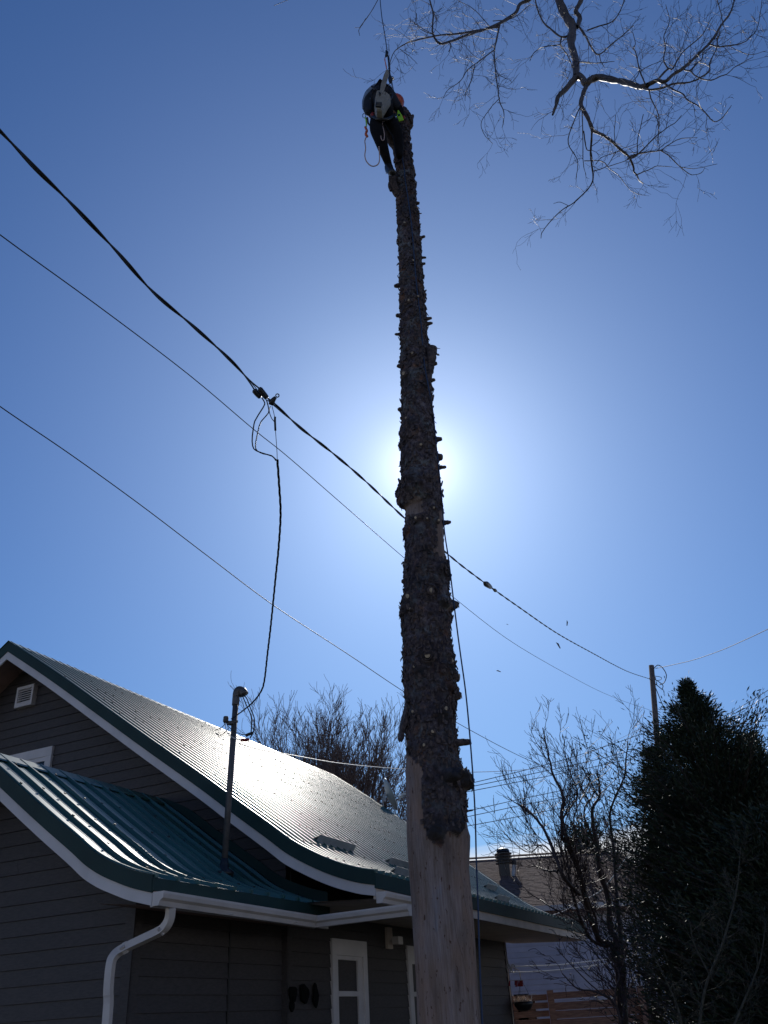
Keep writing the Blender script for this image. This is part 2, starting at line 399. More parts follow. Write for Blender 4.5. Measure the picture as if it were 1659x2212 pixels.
# sloped soffits
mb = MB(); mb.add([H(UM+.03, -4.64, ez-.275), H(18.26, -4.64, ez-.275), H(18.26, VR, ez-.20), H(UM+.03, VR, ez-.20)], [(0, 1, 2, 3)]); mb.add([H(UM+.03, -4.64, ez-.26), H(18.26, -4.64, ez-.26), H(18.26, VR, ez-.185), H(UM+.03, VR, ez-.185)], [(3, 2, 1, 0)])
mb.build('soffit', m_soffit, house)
# annex walls
VA = -6.15; UA = pl(289, 2000, DV, VA)@DU; VAL = 2*VPM-VA
def pz(v): return prof_z(FP, v if v > VPM else 2*VPM-v)-.13
vs = np.r_[np.linspace(VAL, VPM, 6), np.linspace(VPM, VA, 6)[1:]]
annex_front = wall_core('annex_gable_wall', [H(UA+.005, VAL, 0)]+[H(UA+.005, v, pz(v)) for v in vs]+[H(UA+.005, VA, 0)], DU*.12, house)
z = 0
while z < 4.4:
    zt = z+BH
    def ex2(zz): return VA-.05 if zz <= pz(VA-.05) else float(np.interp(-zz, -(FP[:, 1]-.13), FP[:, 0]))
    r0, r1 = min(VA-.05, ex2(z)), min(VA-.05, ex2(zt)); l0, l1 = max(VAL, 2*VPM-r0), max(VAL, 2*VPM-r1)
    if r1-l1 > .05 and z > .9: board(annex_front, H(UA, l0, z+.004), H(UA, r0, z+.004), H(UA, l1, zt), H(UA, r1, zt), -DU, z, zt)
    z = zt
annex_side = wall_core('annex_side_wall', [H(UA+.006, VA, 0), H(UG, VA, 0), H(UG, VA, pz(VA)), H(UA+.006, VA, pz(VA))], -DV*.12, house)
ubat, _ = wq(493, 2050, VA)
z = 0
while z < pz(VA)-.16:
    zt = z+BH
    if z > .9:
        for s, e in ((UA+.1, ubat-.012), (ubat+.012, UG-.03)):
            board(annex_side, H(s, VA+.001, z+.004), H(e, VA+.001, z+.004), H(s, VA+.001, zt), H(e, VA+.001, zt), DV, z, zt)
    z = zt
bar('corner_board', m_siding, annex_side, UA-.025, UA+.095, VA+.002, VA+.028, 0, pz(VA)-.02)
bar('corner_board', m_siding, annex_front, UA-.026, UA-.001, VA-.08, VA+.028, 0, pz(VA)-.02)
bar('wall_conduit', m_black, annex_side, ubat-.012, ubat+.012, VA+.004, VA+.024, 0, 2.65)
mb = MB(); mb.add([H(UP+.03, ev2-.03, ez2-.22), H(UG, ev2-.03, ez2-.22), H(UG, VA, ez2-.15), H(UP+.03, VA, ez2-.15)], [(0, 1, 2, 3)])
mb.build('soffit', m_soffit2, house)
# flashing where the annex roof meets the gable wall
mb = MB(); a = [H(UG-.045, v, z+.03) for v, z in FP]; b = [H(UG-.045, v, z+.05+.11*min(1, (v-VPM)/.5)) for v, z in FP]; a0 = [H(UG-.16, v, z+.028) for v, z in FP]
mb.strip(a0, a); mb.strip(a, b); mb.strip(b, [p+DU*.02 for p in b]); mb.build('wall_flashing', m_trimg, porch_roof)
# gutters: K-profile swept
def gutter(P, parent, side=1, caps=True, name='gutter'):
    """P list of path points (top inner edge); profile to the outside"""
    prof = [(0, 0), (0, -.115), (.07, -.115), (.085, -.075), (.115, -.055), (.125, -.02), (.125, 0), (.110, 0), (.110, -.012), (.10, -.03), (.068, -.10), (.008, -.10), (.008, 0)]
    P = [np.asarray(p, float) for p in P]; rows = []
    for i, p in enumerate(P):
        d0 = P[i]-P[i-1] if i > 0 else P[1]-P[0]; d1 = P[i+1]-P[i] if i < len(P)-1 else d0
        d0 = d0/np.linalg.norm(d0); d1 = d1/np.linalg.norm(d1)
        n0 = np.cross(d0, [0, 0, 1]); n1 = np.cross(d1, [0, 0, 1]); nn = n0+n1; nn /= np.linalg.norm(nn); nn /= max(.3, nn@n0)
        rows.append([p+nn*side*a+np.array([0, 0, b]) for a, b in prof])
    k = len(prof); mb = MB(); V = np.array(rows).reshape(-1, 3)
    mb.add(V, [(i*k+j, i*k+(j+1) % k, (i+1)*k+(j+1) % k, (i+1)*k+j) for i in range(len(P)-1) for j in range(k)])
    if caps:
        for r in (rows[0], rows[-1]): mb.add([r[0], r[1], r[2], r[3], r[4], r[5], r[6]], [(0, 1, 2, 3, 4, 5, 6)])
    return mb.build(name, m_gutter, parent)
gz0 = ez2-.125
_b = pl(676, 1962, DV, ev2+.022)@DU; _c = EYE+ray(832, 1946)*((gz0-.02-CAMZ)/ray(832, 1946)[2])
gut = gutter([H(UP-.02, ev2+.022, gz0), H(_b, ev2+.022, gz0-.02), H(_b+.02, _c@DV, gz0-.005)], house)
for t in (.0,): pass
for u in (7.6, 8.8): bar('gutter_strap', m_gutter, gut, u, u+.02, ev2+.03, ev2+.149, gz0-.118, gz0-.116)
gutter([H(UM+.02, ev+.0, ez-.20), H(10.9, ev+.0, ez-.20)], house)
# downspout
def dp_(x, y, v=VA): return pl(x, y, DV, v)
top = H(UP+.27, ev2+.09, gz0-.11)
path = [top, top-np.array([0, 0, .10]), top-np.array([0, 0, .17])-DV*.03-DU*.02, H(7.30, VA+.12, 2.36)-DU*.10, H(7.27, VA+.06, 2.30)-DU*.13, H(7.27, VA+.06, 2.18)-DU*.13, H(7.27, VA+.06, .1)-DU*.13]
path = [pl(x, y, DV, -5.42+(v+5.72)*1.383) for x, y, v in ((369, 1961, -5.72), (366, 1985, -5.74), (356, 2003, -5.78), (340, 2014, -5.85), (300, 2033, -6.0), (262, 2052, -6.14), (246, 2066, -6.18), (239, 2085, -6.19), (234, 2140, -6.19), (231, 2212, -6.19))]
path.append(path[-1]-np.array([0, 0, 1.4])); path = smooth_path(path, 40)
mb = MB(); mb.tube(path, .046, 4); ds = mb.build('downspout', m_gutter, house)
for i in (9, 18): mb = MB(); mb.tube(path[i:i+2], .051, 4); mb.build('elbow_joint', m_gutter, ds)
# windows
def window(u0, u1, ztop, zbot=.95, v=VR, full=True, seen=None):
    f = MB(); W = u1-u0; t = .11
    def bx(mb, a, b, c, d, lo, hi): mb.box(H(a, v+lo, c), DU*(b-a), DV*(hi-lo), (0, 0, d-c))
    bx(f, u0, u1, ztop-.19, ztop, -.03, .045); bx(f, u0, u0+t, zbot, ztop-.19, -.03, .045); bx(f, u1-t, u1, zbot, ztop-.19, -.03, .045)
    fr = f.build('window', m_white, house)
    s = MB(); a, b, zt = u0+t, u1-t-.07, ztop-.19
    zm = ztop-.19-.36*(ztop-.19-zbot)*2
    sx = MB(); bx(sx, a, a+.07, zbot, zt, -.02, .025); bx(sx, b-.07, b, zbot, zt, -.02, .025); bx(sx, a+.07, b-.07, zt-.05, zt, -.02, .025)
    zmid = pl(755, 2147, DV, v)[2]; bx(sx, a+.07, b-.07, zmid-.03, zmid+.03, -.02, .03); sx.build('sash', m_white, fr)
    bx(s, b+.012, u1-t, zbot, zt, -.02, .018); s.build('jamb_strip', m_white, fr)
    for c, d in ((zmid+.03, zt-.05), (zbot, zmid-.03)):
        p = MB(); bx(p, a+.07, b-.07, c, d, -.012, -.002); p.build('pane', m_glass, fr)
for a, b, t in wins: window(a, b, t)
# attic window behind the annex ridge, gable vent
def gq(x, y, u=UG-.02): P = pl(x, y, DU, u); return P@DV, P[2]
(va, zb), (vb, zt_) = gq(66, 1660), gq(117, 1612)
aw = MB(); vL = vb-.95
aw.box(H(UG-.055, vL, zt_-.14), DU*.05, DV*(vb-vL), (0, 0, .14)); aw.box(H(UG-.055, vb-.12, zt_-1.0), DU*.05, DV*.12, (0, 0, .858)); aw.box(H(UG-.055, vL, zt_-1.0), DU*.05, DV*.12, (0, 0, .858))
aw = aw.build('attic_window', m_white, house)
mb = MB(); mb.box(H(UG-.022, vL+.12, zt_-1), DU*.01, DV*(vb-vL-.24), (0, 0, .86)); mb.build('pane', m_glass, aw)
mb = MB(); mb.box(H(UG-.045, vL+.12, zt_-.21), DU*.025, DV*(vb-vL-.24), (0, 0, .068)); mb.build('sash', m_white, aw)
v0, z0 = gq(38, 1533); v1, z1 = gq(87, 1478); v1 -= .05
fr = MB(); D_ = .10
fr.box(H(UG-D_, v0, z1-.05), DU*D_, DV*(v1-v0), (0, 0, .05)); fr.box(H(UG-D_, v0, z0), DU*D_, DV*(v1-v0), (0, 0, .07))
fr.box(H(UG-D_, v0, z0+.07), DU*D_, DV*.04, (0, 0, z1-z0-.12)); fr.box(H(UG-D_, v1-.04, z0+.07), DU*D_, DV*.04, (0, 0, z1-z0-.12))
vent = fr.build('gable_vent', m_white, house)
mb = MB(); mb.box(H(UG-.02, v0+.04, z0+.07), DU*.01, DV*(v1-v0-.08), (0, 0, z1-z0-.12)); mb.build('vent_backing', m_black, vent)
ns = 6; hh = (z1-z0-.12)/ns
for i in range(ns):
    zz = z0+.07+i*hh; mb = MB(); mb.add([H(UG-D_+.01, v0+.04, zz), H(UG-D_+.01, v1-.04, zz), H(UG-.03, v1-.04, zz+hh*.95), H(UG-.03, v0+.04, zz+hh*.95), H(UG-D_+.01, v0+.04, zz+.012), H(UG-D_+.01, v1-.04, zz+.012), H(UG-.03, v1-.04, zz+hh*.95+.012), H(UG-.03, v0+.04, zz+hh*.95+.012)], [(0, 1, 2, 3), (7, 6, 5, 4), (0, 4, 5, 1), (1, 5, 6, 2), (2, 6, 7, 3), (3, 7, 4, 0)])
    mb.build('louvre', m_white, vent)
# snow guards standing on the main roof
def on_roof(x, y, F=FM, lift=0):
    """roof point seen in direction x,y: march along the ray"""
    d = ray(x, y); best = None
    for t in np.linspace(6, 32, 1600):
        P = EYE+d*t; v = P@DV
        if F[0][0] <= v <= F[-1][0] and P[2] <= prof_z(F, v)+lift: return P
    return None
for (x0, y0, x1, y1) in ((668, 1806, 750, 1830), (824, 1854, 905, 1877), (838, 1880, 905, 1896), (1031, 1905, 1066, 1920), (1052, 1932, 1094, 1946)):
    A = on_roof(x0, y0+6); B = on_roof(x1, y1+6)
    if A is None or B is None: continue
    v = (A@DV+B@DV)/2; zr = prof_z(FM, v); i = np.argmin(abs(FM[:, 0]-v)); nn = normals(FM)[i]
    nv = DV*nn[0]+np.array([0, 0, nn[1]]); tv = DV*nn[1]-np.array([0, 0, nn[0]])
    P = H(A@DU, v, zr)+nv*.024; L = DU*(B@DU-A@DU)
    mb = MB(); mb.box(P, L, tv*.12, nv*.004); mb.box(P+tv*.10, L, tv*.004, nv*.10); mb.box(P+tv*.04+nv*.004, L, tv*.06+nv*.07, nv*.004)
    mb.build('snow_guard', m_galv, main_roof)
# flood light on side wall
mb = MB(); P = pl(836, 2030, DV, VR+.02); mb.box(P-DU*.06-np.array([0, 0, .12]), DU*.16, DV*.045, (0, 0, .28)); lt = mb.build('wall_light', m_soffit, house)
P2 = pl(848, 2032, DV, VR+.12); mb = MB(); mb.box(P2-DU*.02-np.array([0, 0, .05]), DU*.16, DV*.10, (0, 0, .10)); mb.tube([P+DV*.03, P2+DV*.02], .018, 6); mb.build('lamp_head', m_gutter, lt)
# small dark wall ornaments beside the window
for i, (x, y, a, b) in enumerate(((631, 2148, .07, .10), (656, 2147, .08, .11), (680, 2150, .05, .12), (629, 2169, .04, .07))):
    c = pl(x, y, DV, VR+.035); mb = MB(); k = 14; poly = [c+DU*a*1.15*math.cos(t)*(1+.22*math.sin(3*t+i))+np.array([0, 0, b*math.sin(t)*(1+.2*math.cos(2*t+i))]) for t in np.arange(k)*2*math.pi/k]
    mb.prism(poly, DV*.02); mb.build('wall_ornament', m_orn, house)

# ------------------------------------------------------------ service mast with weatherhead
mb_base = on_roof(483, 1886, FP); MTOP = atY(511, 1502, mb_base[1]+.02)
mast = empty('service_mast', mb_base, 'grey electrical service mast with curved weatherhead standing on the annex roof', 'service mast')
MTOP = mb_base+np.array([0.0, 0, 1])*(MTOP[2]-mb_base[2])+np.array([(MTOP-mb_base)[0], 0, 0])
mdir = (MTOP-mb_base)/np.linalg.norm(MTOP-mb_base)
mb = MB(); mb.tube([mb_base-mdir*.1, MTOP-mdir*.05], .038, 12); mb.build('mast_pipe', m_mast, mast, True)
mb = MB(); mb.lathe(mb_base, mdir, [(.12, -.03), (.12, .01), (.06, .05), (.05, .10), (.042, .16)], 12); mb.build('roof_boot', m_black, mast, True)
mb = MB(); mb.lathe(MTOP-mdir*.14, mdir, [(.046, 0), (.048, .01), (.048, .10), (.046, .12)], 12)
mb.build('collar', m_mast, mast, True)
hp = [MTOP-mdir*.04, MTOP+mdir*.03+Rv*.005, MTOP+mdir*.06+Rv*.03, MTOP+mdir*.045+Rv*.075, MTOP+mdir*.0+Rv*.10]
mb = MB(); mb.tube(smooth_path(hp, 12), np.linspace(.047, .062, 12), 12); mb.build('weatherhead', m_mast, mast, True)
kn = pl(499, 1562, [0, 1, 0], mb_base[1]-.02)
mb = MB(); mb.lathe(kn-mdir*.02, mdir, [(.045, 0), (.047, .005), (.047, .03), (.045, .035)], 10); mb.box(kn-np.array([.09, .02, .0]), (.18, 0, 0), (0, .02, 0), (0, 0, .025)); mb.build('pipe_clamp', m_mast, mast)
mb = MB(); mb.lathe(kn+np.array([-.06, -.04, .03]), mdir, [(.02, -.03), (.035, -.02), (.035, .01), (.028, .015), (.035, .02), (.03, .045)], 10); mb.build('insulator', m_mast, mast, True)
mY = mb_base[1]
def mtube(name, pts, r, m, dY=-.04, n=24, parent=mast):
    P = smooth_path([atY(x, y, mY+dY+(q[0] if q else 0)) for x, y, *q in pts], n); mb = MB(); mb.tube(P, r, 6); return mb.build(name, m, parent, True)
g7 = lambda x, y: (466.3+.0868*x, 1453.8+.0868*y)      # close-up tracing of the loops
mtube('drip_loop', [g7(660, 560), g7(760, 800), g7(870, 1050), g7(890, 1280), g7(875, 1480)], .008, m_cable)
mtube('drip_loop', [g7(670, 560), g7(760, 620), g7(850, 850), g7(950, 1100), g7(960, 1300), g7(930, 1480), g7(850, 1620)], .008, m_cable, -.06)
mtube('splice_cover', [g7(740, 1560), g7(830, 1520), g7(930, 1490)], .019, m_black, -.04, 6)
mtube('splice_cover', [g7(620, 1670), g7(720, 1665), g7(825, 1650)], .018, m_red, -.05, 6)
mtube('jumper_wire', [g7(260, 1240), g7(330, 1350), g7(480, 1460), g7(620, 1520), g7(740, 1535)], .005, m_cable, -.09)
mtube('jumper_wire', [g7(240, 1240), g7(240, 1350), g7(300, 1500), g7(450, 1620), g7(620, 1665)], .006, m_lightcable, -.09)
mtube('jumper_wire', [g7(240, 1250), g7(150, 1350), g7(0, 1415), g7(-30, 1416)], .005, m_cable, -.06)
mtube('jumper_wire', [g7(330, 1360), g7(230, 1470), g7(150, 1540), g7(60, 1540), g7(-10, 1500)], .004, m_cable, -.05)
mtube('jumper_wire', [g7(570, 700), g7(550, 850), g7(525, 1030)], .003, m_cable, -.05)

# ------------------------------------------------------------ overhead wires
def wire_pts(px, i0, i1, n=80):
    """image polyline -> 3D path whose inverse depth runs evenly from i0 to i1"""
    Q = smooth_path(np.c_[np.array(px, float), np.zeros(len(px))], n)[:, :2]
    L = np.r_[0, np.cumsum(np.linalg.norm(np.diff(Q, axis=0), axis=1))]; L /= L[-1]
    return np.array([pd(q[0], q[1], 1/(i0+(i1-i0)*t)) for q, t in zip(Q, L)])
W1 = [(-160, 120), (0, 283), (75, 362), (150, 436), (250, 541), (330, 630), (420, 707), (500, 780), (556, 842), (600, 880), (650, 925), (720, 980), (790, 1040), (877, 1122), (960, 1191), (1000, 1224), (1055, 1265), (1120, 1311), (1200, 1366), (1280, 1411), (1350, 1448), (1404, 1467)]
P = wire_pts(W1, .215, .0270, 900)
tri = empty('service_cable', P[0], 'thick twisted three-strand power cable crossing the sky diagonally to the utility pole', 'cable')
s = np.r_[0, np.cumsum(np.linalg.norm(np.diff(P, axis=0), axis=1))]
T = np.gradient(P, axis=0); T /= np.linalg.norm(T, axis=1)[:, None]; Nn = np.cross(T, [0, 0, 1.0]); Nn /= np.linalg.norm(Nn, axis=1)[:, None]; Bb = np.cross(T, Nn)
gap = 1+3.2*np.exp(-((np.arange(900)-355)/16.)**2)
for k in range(3):
    a = s/1.0*2*math.pi+(0, math.pi, math.pi/2)[k]; rr = (.0085, .0085, .004)[k]*gap
    Q = P+Nn*(np.cos(a)*rr)[:, None]+Bb*(np.sin(a)*rr)[:, None]
    mb = MB(); mb.tube(Q, (.0075, .0075, .0045)[k], 6); mb.build('conductor', m_cable, tri, True)
def wp(px, z): return pd(px[0], px[1], z)
ZC = 1/.137
cl = lambda x, y: (493.7+.1323*x, 795.5+.1323*y)        # close-up tracing around the clamp
ci = [(a, b) for a, b in ((400, 330), (520, 440), (620, 510), (700, 590))]
def ctube(name, pts, r, m, parent, z=ZC, n=20, k=6):
    Q = smooth_path([pd(*cl(x, y), z+(q[0] if q else 0)) for x, y, *q in pts], n); mb = MB(); mb.tube(Q, r, k); return mb.build(name, m, parent, True)
clamp = empty('cable_tap', pd(*cl(600, 480), ZC), 'black cable tap clamps where the house drop leaves the twisted cable', 'cable tap')
ctube('tap_body', [(410, 350), (470, 420), (530, 475)], [.014]+[.024]*8+[.014], m_black, clamp, ZC, 10, 8)
ctube('tap_body', [(500, 320), (570, 410), (630, 490)], [.014]+[.022]*8+[.014], m_black, clamp, ZC-.03, 10, 8)
ctube('wedge_clamp', [(690, 600), (720, 530), (770, 470)], [.02, .026, .026, .022, .018, .014], m_black, clamp, ZC-.02, 6, 8)
mb = MB(); c = pd(*cl(798, 445), ZC-.02); mb.tube([c+(Rv*math.cos(t)+Uv*math.sin(t))*.014 for t in np.linspace(0, 2*math.pi, 15)], .005, 5); mb.build('eye_ring', m_black, clamp, True)
drop = empty('drop_cable', pd(*cl(790, 1500), ZC), 'thin looped service drop hanging from the clamp down to the house mast', 'cable')
ctube('tail_wire', [(540, 480), (590, 560), (570, 630), (440, 840), (410, 950), (385, 1150), (400, 1290), (460, 1350), (600, 1400), (720, 1440), (775, 1510)], .0055, m_cable, drop)
ctube('tail_wire', [(620, 520), (660, 690), (620, 770), (520, 890), (470, 1080), (440, 1250), (460, 1340), (560, 1395), (700, 1425), (790, 1510)], .0055, m_cable, drop, ZC+.02)
ctube('tail_wire', [(685, 620), (665, 700), (700, 810), (745, 870), (760, 900)], .004, m_cable, drop)
ctube('splice_sleeve', [(760, 790), (758, 850), (765, 1020)], .009, m_cable, drop, ZC, 6)
ctube('tail_wire', [(710, 620), (750, 790), (765, 1000), (790, 1350), (795, 1510)], .003, m_cable, drop, ZC+.01)
dz = ray(499, 1560)@Fv; zm = (kn-EYE)@Fv
px = [(599, 993), (603, 1050), (606, 1110), (602, 1180), (595, 1250), (585, 1350), (578, 1410), (571, 1470), (563, 1495), (545, 1518), (525, 1535), (500, 1553)]
Pd = wire_pts(px, .137, 1/zm, 160); sd_ = np.r_[0, np.cumsum(np.linalg.norm(np.diff(Pd, axis=0), axis=1))]
for k in range(3):
    a = sd_/.35*2*math.pi+k*2.1; Q = Pd+np.c_[np.cos(a), np.sin(a)*.6, np.zeros(len(a))]*.0065
    mb = MB(); mb.tube(Q, .0052, 5); mb.build('conductor', m_cable, drop, True)
def single(px, i0, i1, r, label, m=m_cable, n=60, name='overhead_wire', group=None, cat='wire'):
    P = wire_pts(px, i0, i1, n); mb = MB(); mb.tube(P, r, 5); return tag(mb.build(name, m, None, True, origin=P[0]), label, cat, group)
single([(-150, 390), (0, 507), (200, 652), (400, 803), (545, 925), (620, 985), (750, 1098), (880, 1211), (968, 1281), (1100, 1383), (1250, 1470), (1330, 1508), (1410, 1536)], .16, .0268, .0055, 'thin single wire running just below the twisted cable to the utility pole')
single([(-150, 770), (0, 878), (150, 980), (300, 1088), (450, 1202), (590, 1307), (750, 1412), (877, 1497), (985, 1560), (1100, 1622), (1180, 1657), (1290, 1690)], .13, .045, .006, 'thin single wire, lowest of the three descending from the left edge of the sky')
single([(1416, 1444), (1450, 1437), (1500, 1425), (1560, 1404), (1610, 1382), (1659, 1359), (1780, 1300)], .0270, .040, .012, 'twisted cable leaving the utility pole top towards the right edge')
single([(517, 1606), (560, 1619), (640, 1633), (720, 1647), (800, 1656), (877, 1662), (960, 1667), (1010, 1668), (1080, 1666), (1160, 1660), (1210, 1649), (1260, 1632), (1330, 1600), (1412, 1560)], .105, .030, .006, 'sunlit service wire passing over the metal roof ridge behind the trunk', m_lightcable)
far = [([(1000, 1696), (1190, 1649), (1330, 1605), (1400, 1580)], 'highest'), ([(1000, 1703), (1271, 1645), (1400, 1612)], 'second highest'), ([(1000, 1712), (1271, 1659), (1400, 1630)], 'third highest'),
       ([(1000, 1754), (1125, 1726), (1300, 1690)], 'third lowest'), ([(1000, 1766), (1125, 1740), (1300, 1706)], 'second lowest'), ([(1000, 1786), (1130, 1762), (1300, 1728)], 'lowest')]
for q, nm in far: single([(820, q[0][1]+(q[0][1]-q[1][1])*180/(q[1][0]-q[0][0])*.9)]+q, .016, .011, .03, f'{nm} of the six faint distant wires right of the trunk', n=20, m=m_farwire, group='distant wires beyond the trees')
for q, nm in (([(1540, 1562), (1600, 1527), (1659, 1491), (1750, 1430)], 'uppermost'), ([(1540, 1565), (1600, 1535), (1659, 1504), (1750, 1452)], 'second'), ([(1560, 1585), (1620, 1553), (1659, 1531), (1750, 1480)], 'third'), ([(1560, 1572), (1610, 1563), (1659, 1557), (1750, 1545)], 'fourth'), ([(1560, 1584), (1610, 1576), (1659, 1567), (1750, 1552)], 'fifth')):
    single(q, .014, .02, .022, f'{nm} faint wire from the top at the far right edge above the cedar', n=12, m=m_farwire, group='distant wires beyond the trees')
W = P
# splice on the twisted cable right of the trunk
sp = MB()
for a, b in (((1044, 1259), (1060, 1271)),):
    za = 1/.088; sp.tube([pd(*a, za), pd((a[0]+b[0])/2, (a[1]+b[1])/2, za), pd(*b, za)], [.03, .042, .03], 7)
i_near = int(np.argmin([np.linalg.norm(np.array([(q-EYE)@Rv/((q-EYE)@Fv)*FOC+829.5, 1106-(q-EYE)@Uv/((q-EYE)@Fv)*FOC])-np.array([1052, 1265])) for q in wire_pts(W1, .215, .0270, 900)]))
PW = wire_pts(W1, .215, .0270, 900); sp = MB(); sp.tube(PW[i_near-5:i_near+6:2], [.03, .05, .055, .05, .045, .03], 7); sp.tube(PW[i_near+9:i_near+14:2], [.02, .035, .02], 6)
tag(sp.build('cable_splice', m_black, None), 'black splice lump on the twisted cable right of the trunk', 'cable splice')

# ------------------------------------------------------------ utility pole
top = pd(1407, 1438, 1/.0268); bot = atY(1424, 1650, top[1]); dd = (bot-top)/(top[2]-bot[2])
pb = top+dd*top[2]
up_ = empty('utility_pole', pb, 'weathered wooden utility pole rising behind the dark cedar', 'utility pole')
mb = MB(); mb.tube([pb, top], [.17, .115], 12); mb.build('pole_shaft', m_pole, up_, True)
c3 = lambda x, y: (987.5+.4048*x, 1316.6+.4048*y)
zt = 1/.0268-.2
for pts, r in (([(1050, 315), (1070, 297), (1095, 310), (1117, 350), (1105, 390), (1080, 402)], .02), ([(1055, 355), (1088, 362), (1085, 375), (1062, 380)], .014), ([(1050, 370), (1075, 385), (1098, 405), (1095, 425)], .018), ([(1055, 395), (1080, 415), (1098, 430)], .018), ([(1060, 420), (1080, 470), (1100, 520), (1115, 560)], .018)):
    mb = MB(); mb.tube(smooth_path([pd(*c3(x, y), zt) for x, y in pts], 16), r, 5); mb.build('pole_jumper', m_cable, up_, True)
mb = MB(); q = pd(*c3(1042, 368), zt); mb.box(q-np.array([.12, .05, .05]), (.26, 0, 0), (0, .1, 0), (0, 0, .1)); mb.build('cable_bracket', m_galv, up_)

# ------------------------------------------------------------ satellite dish
db = on_roof(828, 1740); dYY = db[1]
dish = empty('satellite_dish', db, 'small grey satellite dish with receiver arm on the far roof edge', 'satellite dish')
dc = atY(838, 1718, dYY); ax = np.array([.93, .1, .35]); ax /= np.linalg.norm(ax)
prof = [(r_, -.03+.55*r_*r_) for r_ in np.linspace(.01, .42, 9)]; prof2 = [(r_, h+.012) for r_, h in prof[::-1]]
mb = MB(); mb.lathe(dc, ax, prof+prof2, 24); mb.build('reflector', m_dish, dish, True)
mb = MB(); mb.tube([db-np.array([0, 0, .05]), db+np.array([-.01, 0, .18]), dc-ax*.06-np.array([0, 0, .1])], .022, 8); mb.box(dc-ax*.10-np.array([.04, .04, .12]), (.08, 0, 0), (0, .08, 0), (0, 0, .18)); mb.build('mount', m_galv, dish)
rx = atY(872, 1718, dYY); mb = MB(); mb.tube([atY(842, 1737, dYY), atY(858, 1731, dYY), rx], .012, 6); mb.build('arm', m_galv, dish)
mb = MB(); mb.tube([rx-ax*.02, rx-ax*.12], .035, 8); mb.box(rx-np.array([.06, .03, 0]), (.12, 0, 0), (0, .06, 0), (0, 0, .05)); mb.build('receiver', m_dish, dish)

# ------------------------------------------------------------ neighbour house
NY = 24.0
nh = empty('neighbor_house', (4, NY+3, 0), 'neighbouring house with brown shingle roof and lavender grey siding', 'house')
rz = atY(1100, 1853, 29)[2]; ezn = atY(1150, 1957, NY-.45)[2]; xl, xr = -9.0, atY(1335, 1830, 29)[0]
nwall = MB(); nwall.box((-8.6, NY, 0), (xr-.5+8.6, 0, 0), (0, .2, 0), (0, 0, ezn-.05)); nwall = nwall.build('wall', m_nwall, nh)
mb = MB(); mb.add([(xr-.5, NY+.2, 0), (xr-.5, NY+10, 0), (xr-.5, NY+10, ezn), (xr-.5, 29, rz-.1), (xr-.5, NY+.2, ezn)], [(0, 1, 2, 3, 4)]); mb.build('wall', m_nwall, nh)
z = 1.2
while z < ezn-.1:
    mb = MB(); zt2_ = min(z+.12, ezn-.06); V = [np.array(q) for q in ((-2.0, NY-.001, z+.003), (xr-.5, NY-.001, z+.003), (xr-.5, NY-.001, zt2_), (-2.0, NY-.001, zt2_))]
    mb.add(V+[V[0]-np.array([0, .02, 0]), V[1]-np.array([0, .02, 0]), V[2]-np.array([0, .005, 0]), V[3]-np.array([0, .005, 0])], [(4, 5, 6, 7), (0, 1, 5, 4), (1, 2, 6, 5), (2, 3, 7, 6), (3, 0, 4, 7)])
    mb.build('siding_board', m_nwall, nwall); z += .12
sl = np.array([0, 29-(NY-.45), rz-ezn]); L = np.linalg.norm(sl); sl /= L; nrm = np.array([0, -sl[2], sl[1]])
nroof = MB(); nroof.box((xl, NY-.45, ezn-.1), (xr-xl, 0, 0), sl*L, nrm*.09); nroof.box((xl, 29, rz-.1), (xr-xl, 0, 0), (0, 5.5, -(rz-ezn)), (0, 0, .09)); nroof = nroof.build('roof', m_shingle, nh)
sh = MB(); rows = int(L/.14)
for i in range(rows):
    x = -3.0-random.random()*.3
    while x < xr:
        wd = random.choice((.16, .2, .28, .34)); j = random.random()*.006
        o = np.array([x, NY-.45, ezn-.1])+sl*(i*.14)+nrm*(.092); e = np.array([min(wd, xr-x)-.006, 0, 0])
        sh.add([o, o+e, o+e+sl*.16, o+sl*.16, o+nrm*(.011+j), o+e+nrm*(.011+j), o+e+sl*.16+nrm*.003, o+sl*.16+nrm*.003], [(4, 5, 6, 7), (0, 1, 5, 4), (3, 0, 4, 7), (1, 2, 6, 5)])
        x += wd
tag(sh.build('shingles', m_shingle, nroof), kind='stuff')
mb = MB(); mb.box((xl, 28.86, rz+.0), (xr-xl, 0, 0), (0, .14, .05), (0, -.02, .03)); mb.build('ridge_cap', m_shingle, nroof)
mb = MB(); mb.box((xl, NY-.58, ezn-.14), (xr-xl, 0, 0), (0, .11, 0), (0, 0, .12)); mb.build('gutter', m_gutter, nh)
mb = MB(); mb.box((xl, NY-.46, ezn-.17), (xr-xl, 0, 0), (0, .46, 0), (0, 0, .02)); mb.build('soffit', m_soffit2, nh)
_rp = pl(1092, 1893, nrm, nrm@np.array([0, NY-.45, ezn-.01])); cY = _rp[1]-.02
def ny(x, y): return atY(x, y, cY)
ch = MB(); a = ny(1079, 1893); b = ny(1107, 1893); t = ny(1094, 1850); wch = (b-a)[0]
ch.box((a[0]+.03, cY, a[2]-.6), (wch-.08, 0, 0), (0, .3, 0), (0, 0, t[2]-a[2]+.6)); ch = ch.build('chimney', m_black, nh)
for i in range(4):
    mb = MB(); zz = ny(1094, 1843)[2]-i*.085; mb.lathe((t[0]-.07, cY+.15, zz), (0, 0, 1), [(.16, .0), (.25, -.01), (.25, .02), (.15, .05)], 16); mb.build('cowl_ring', m_black, ch)
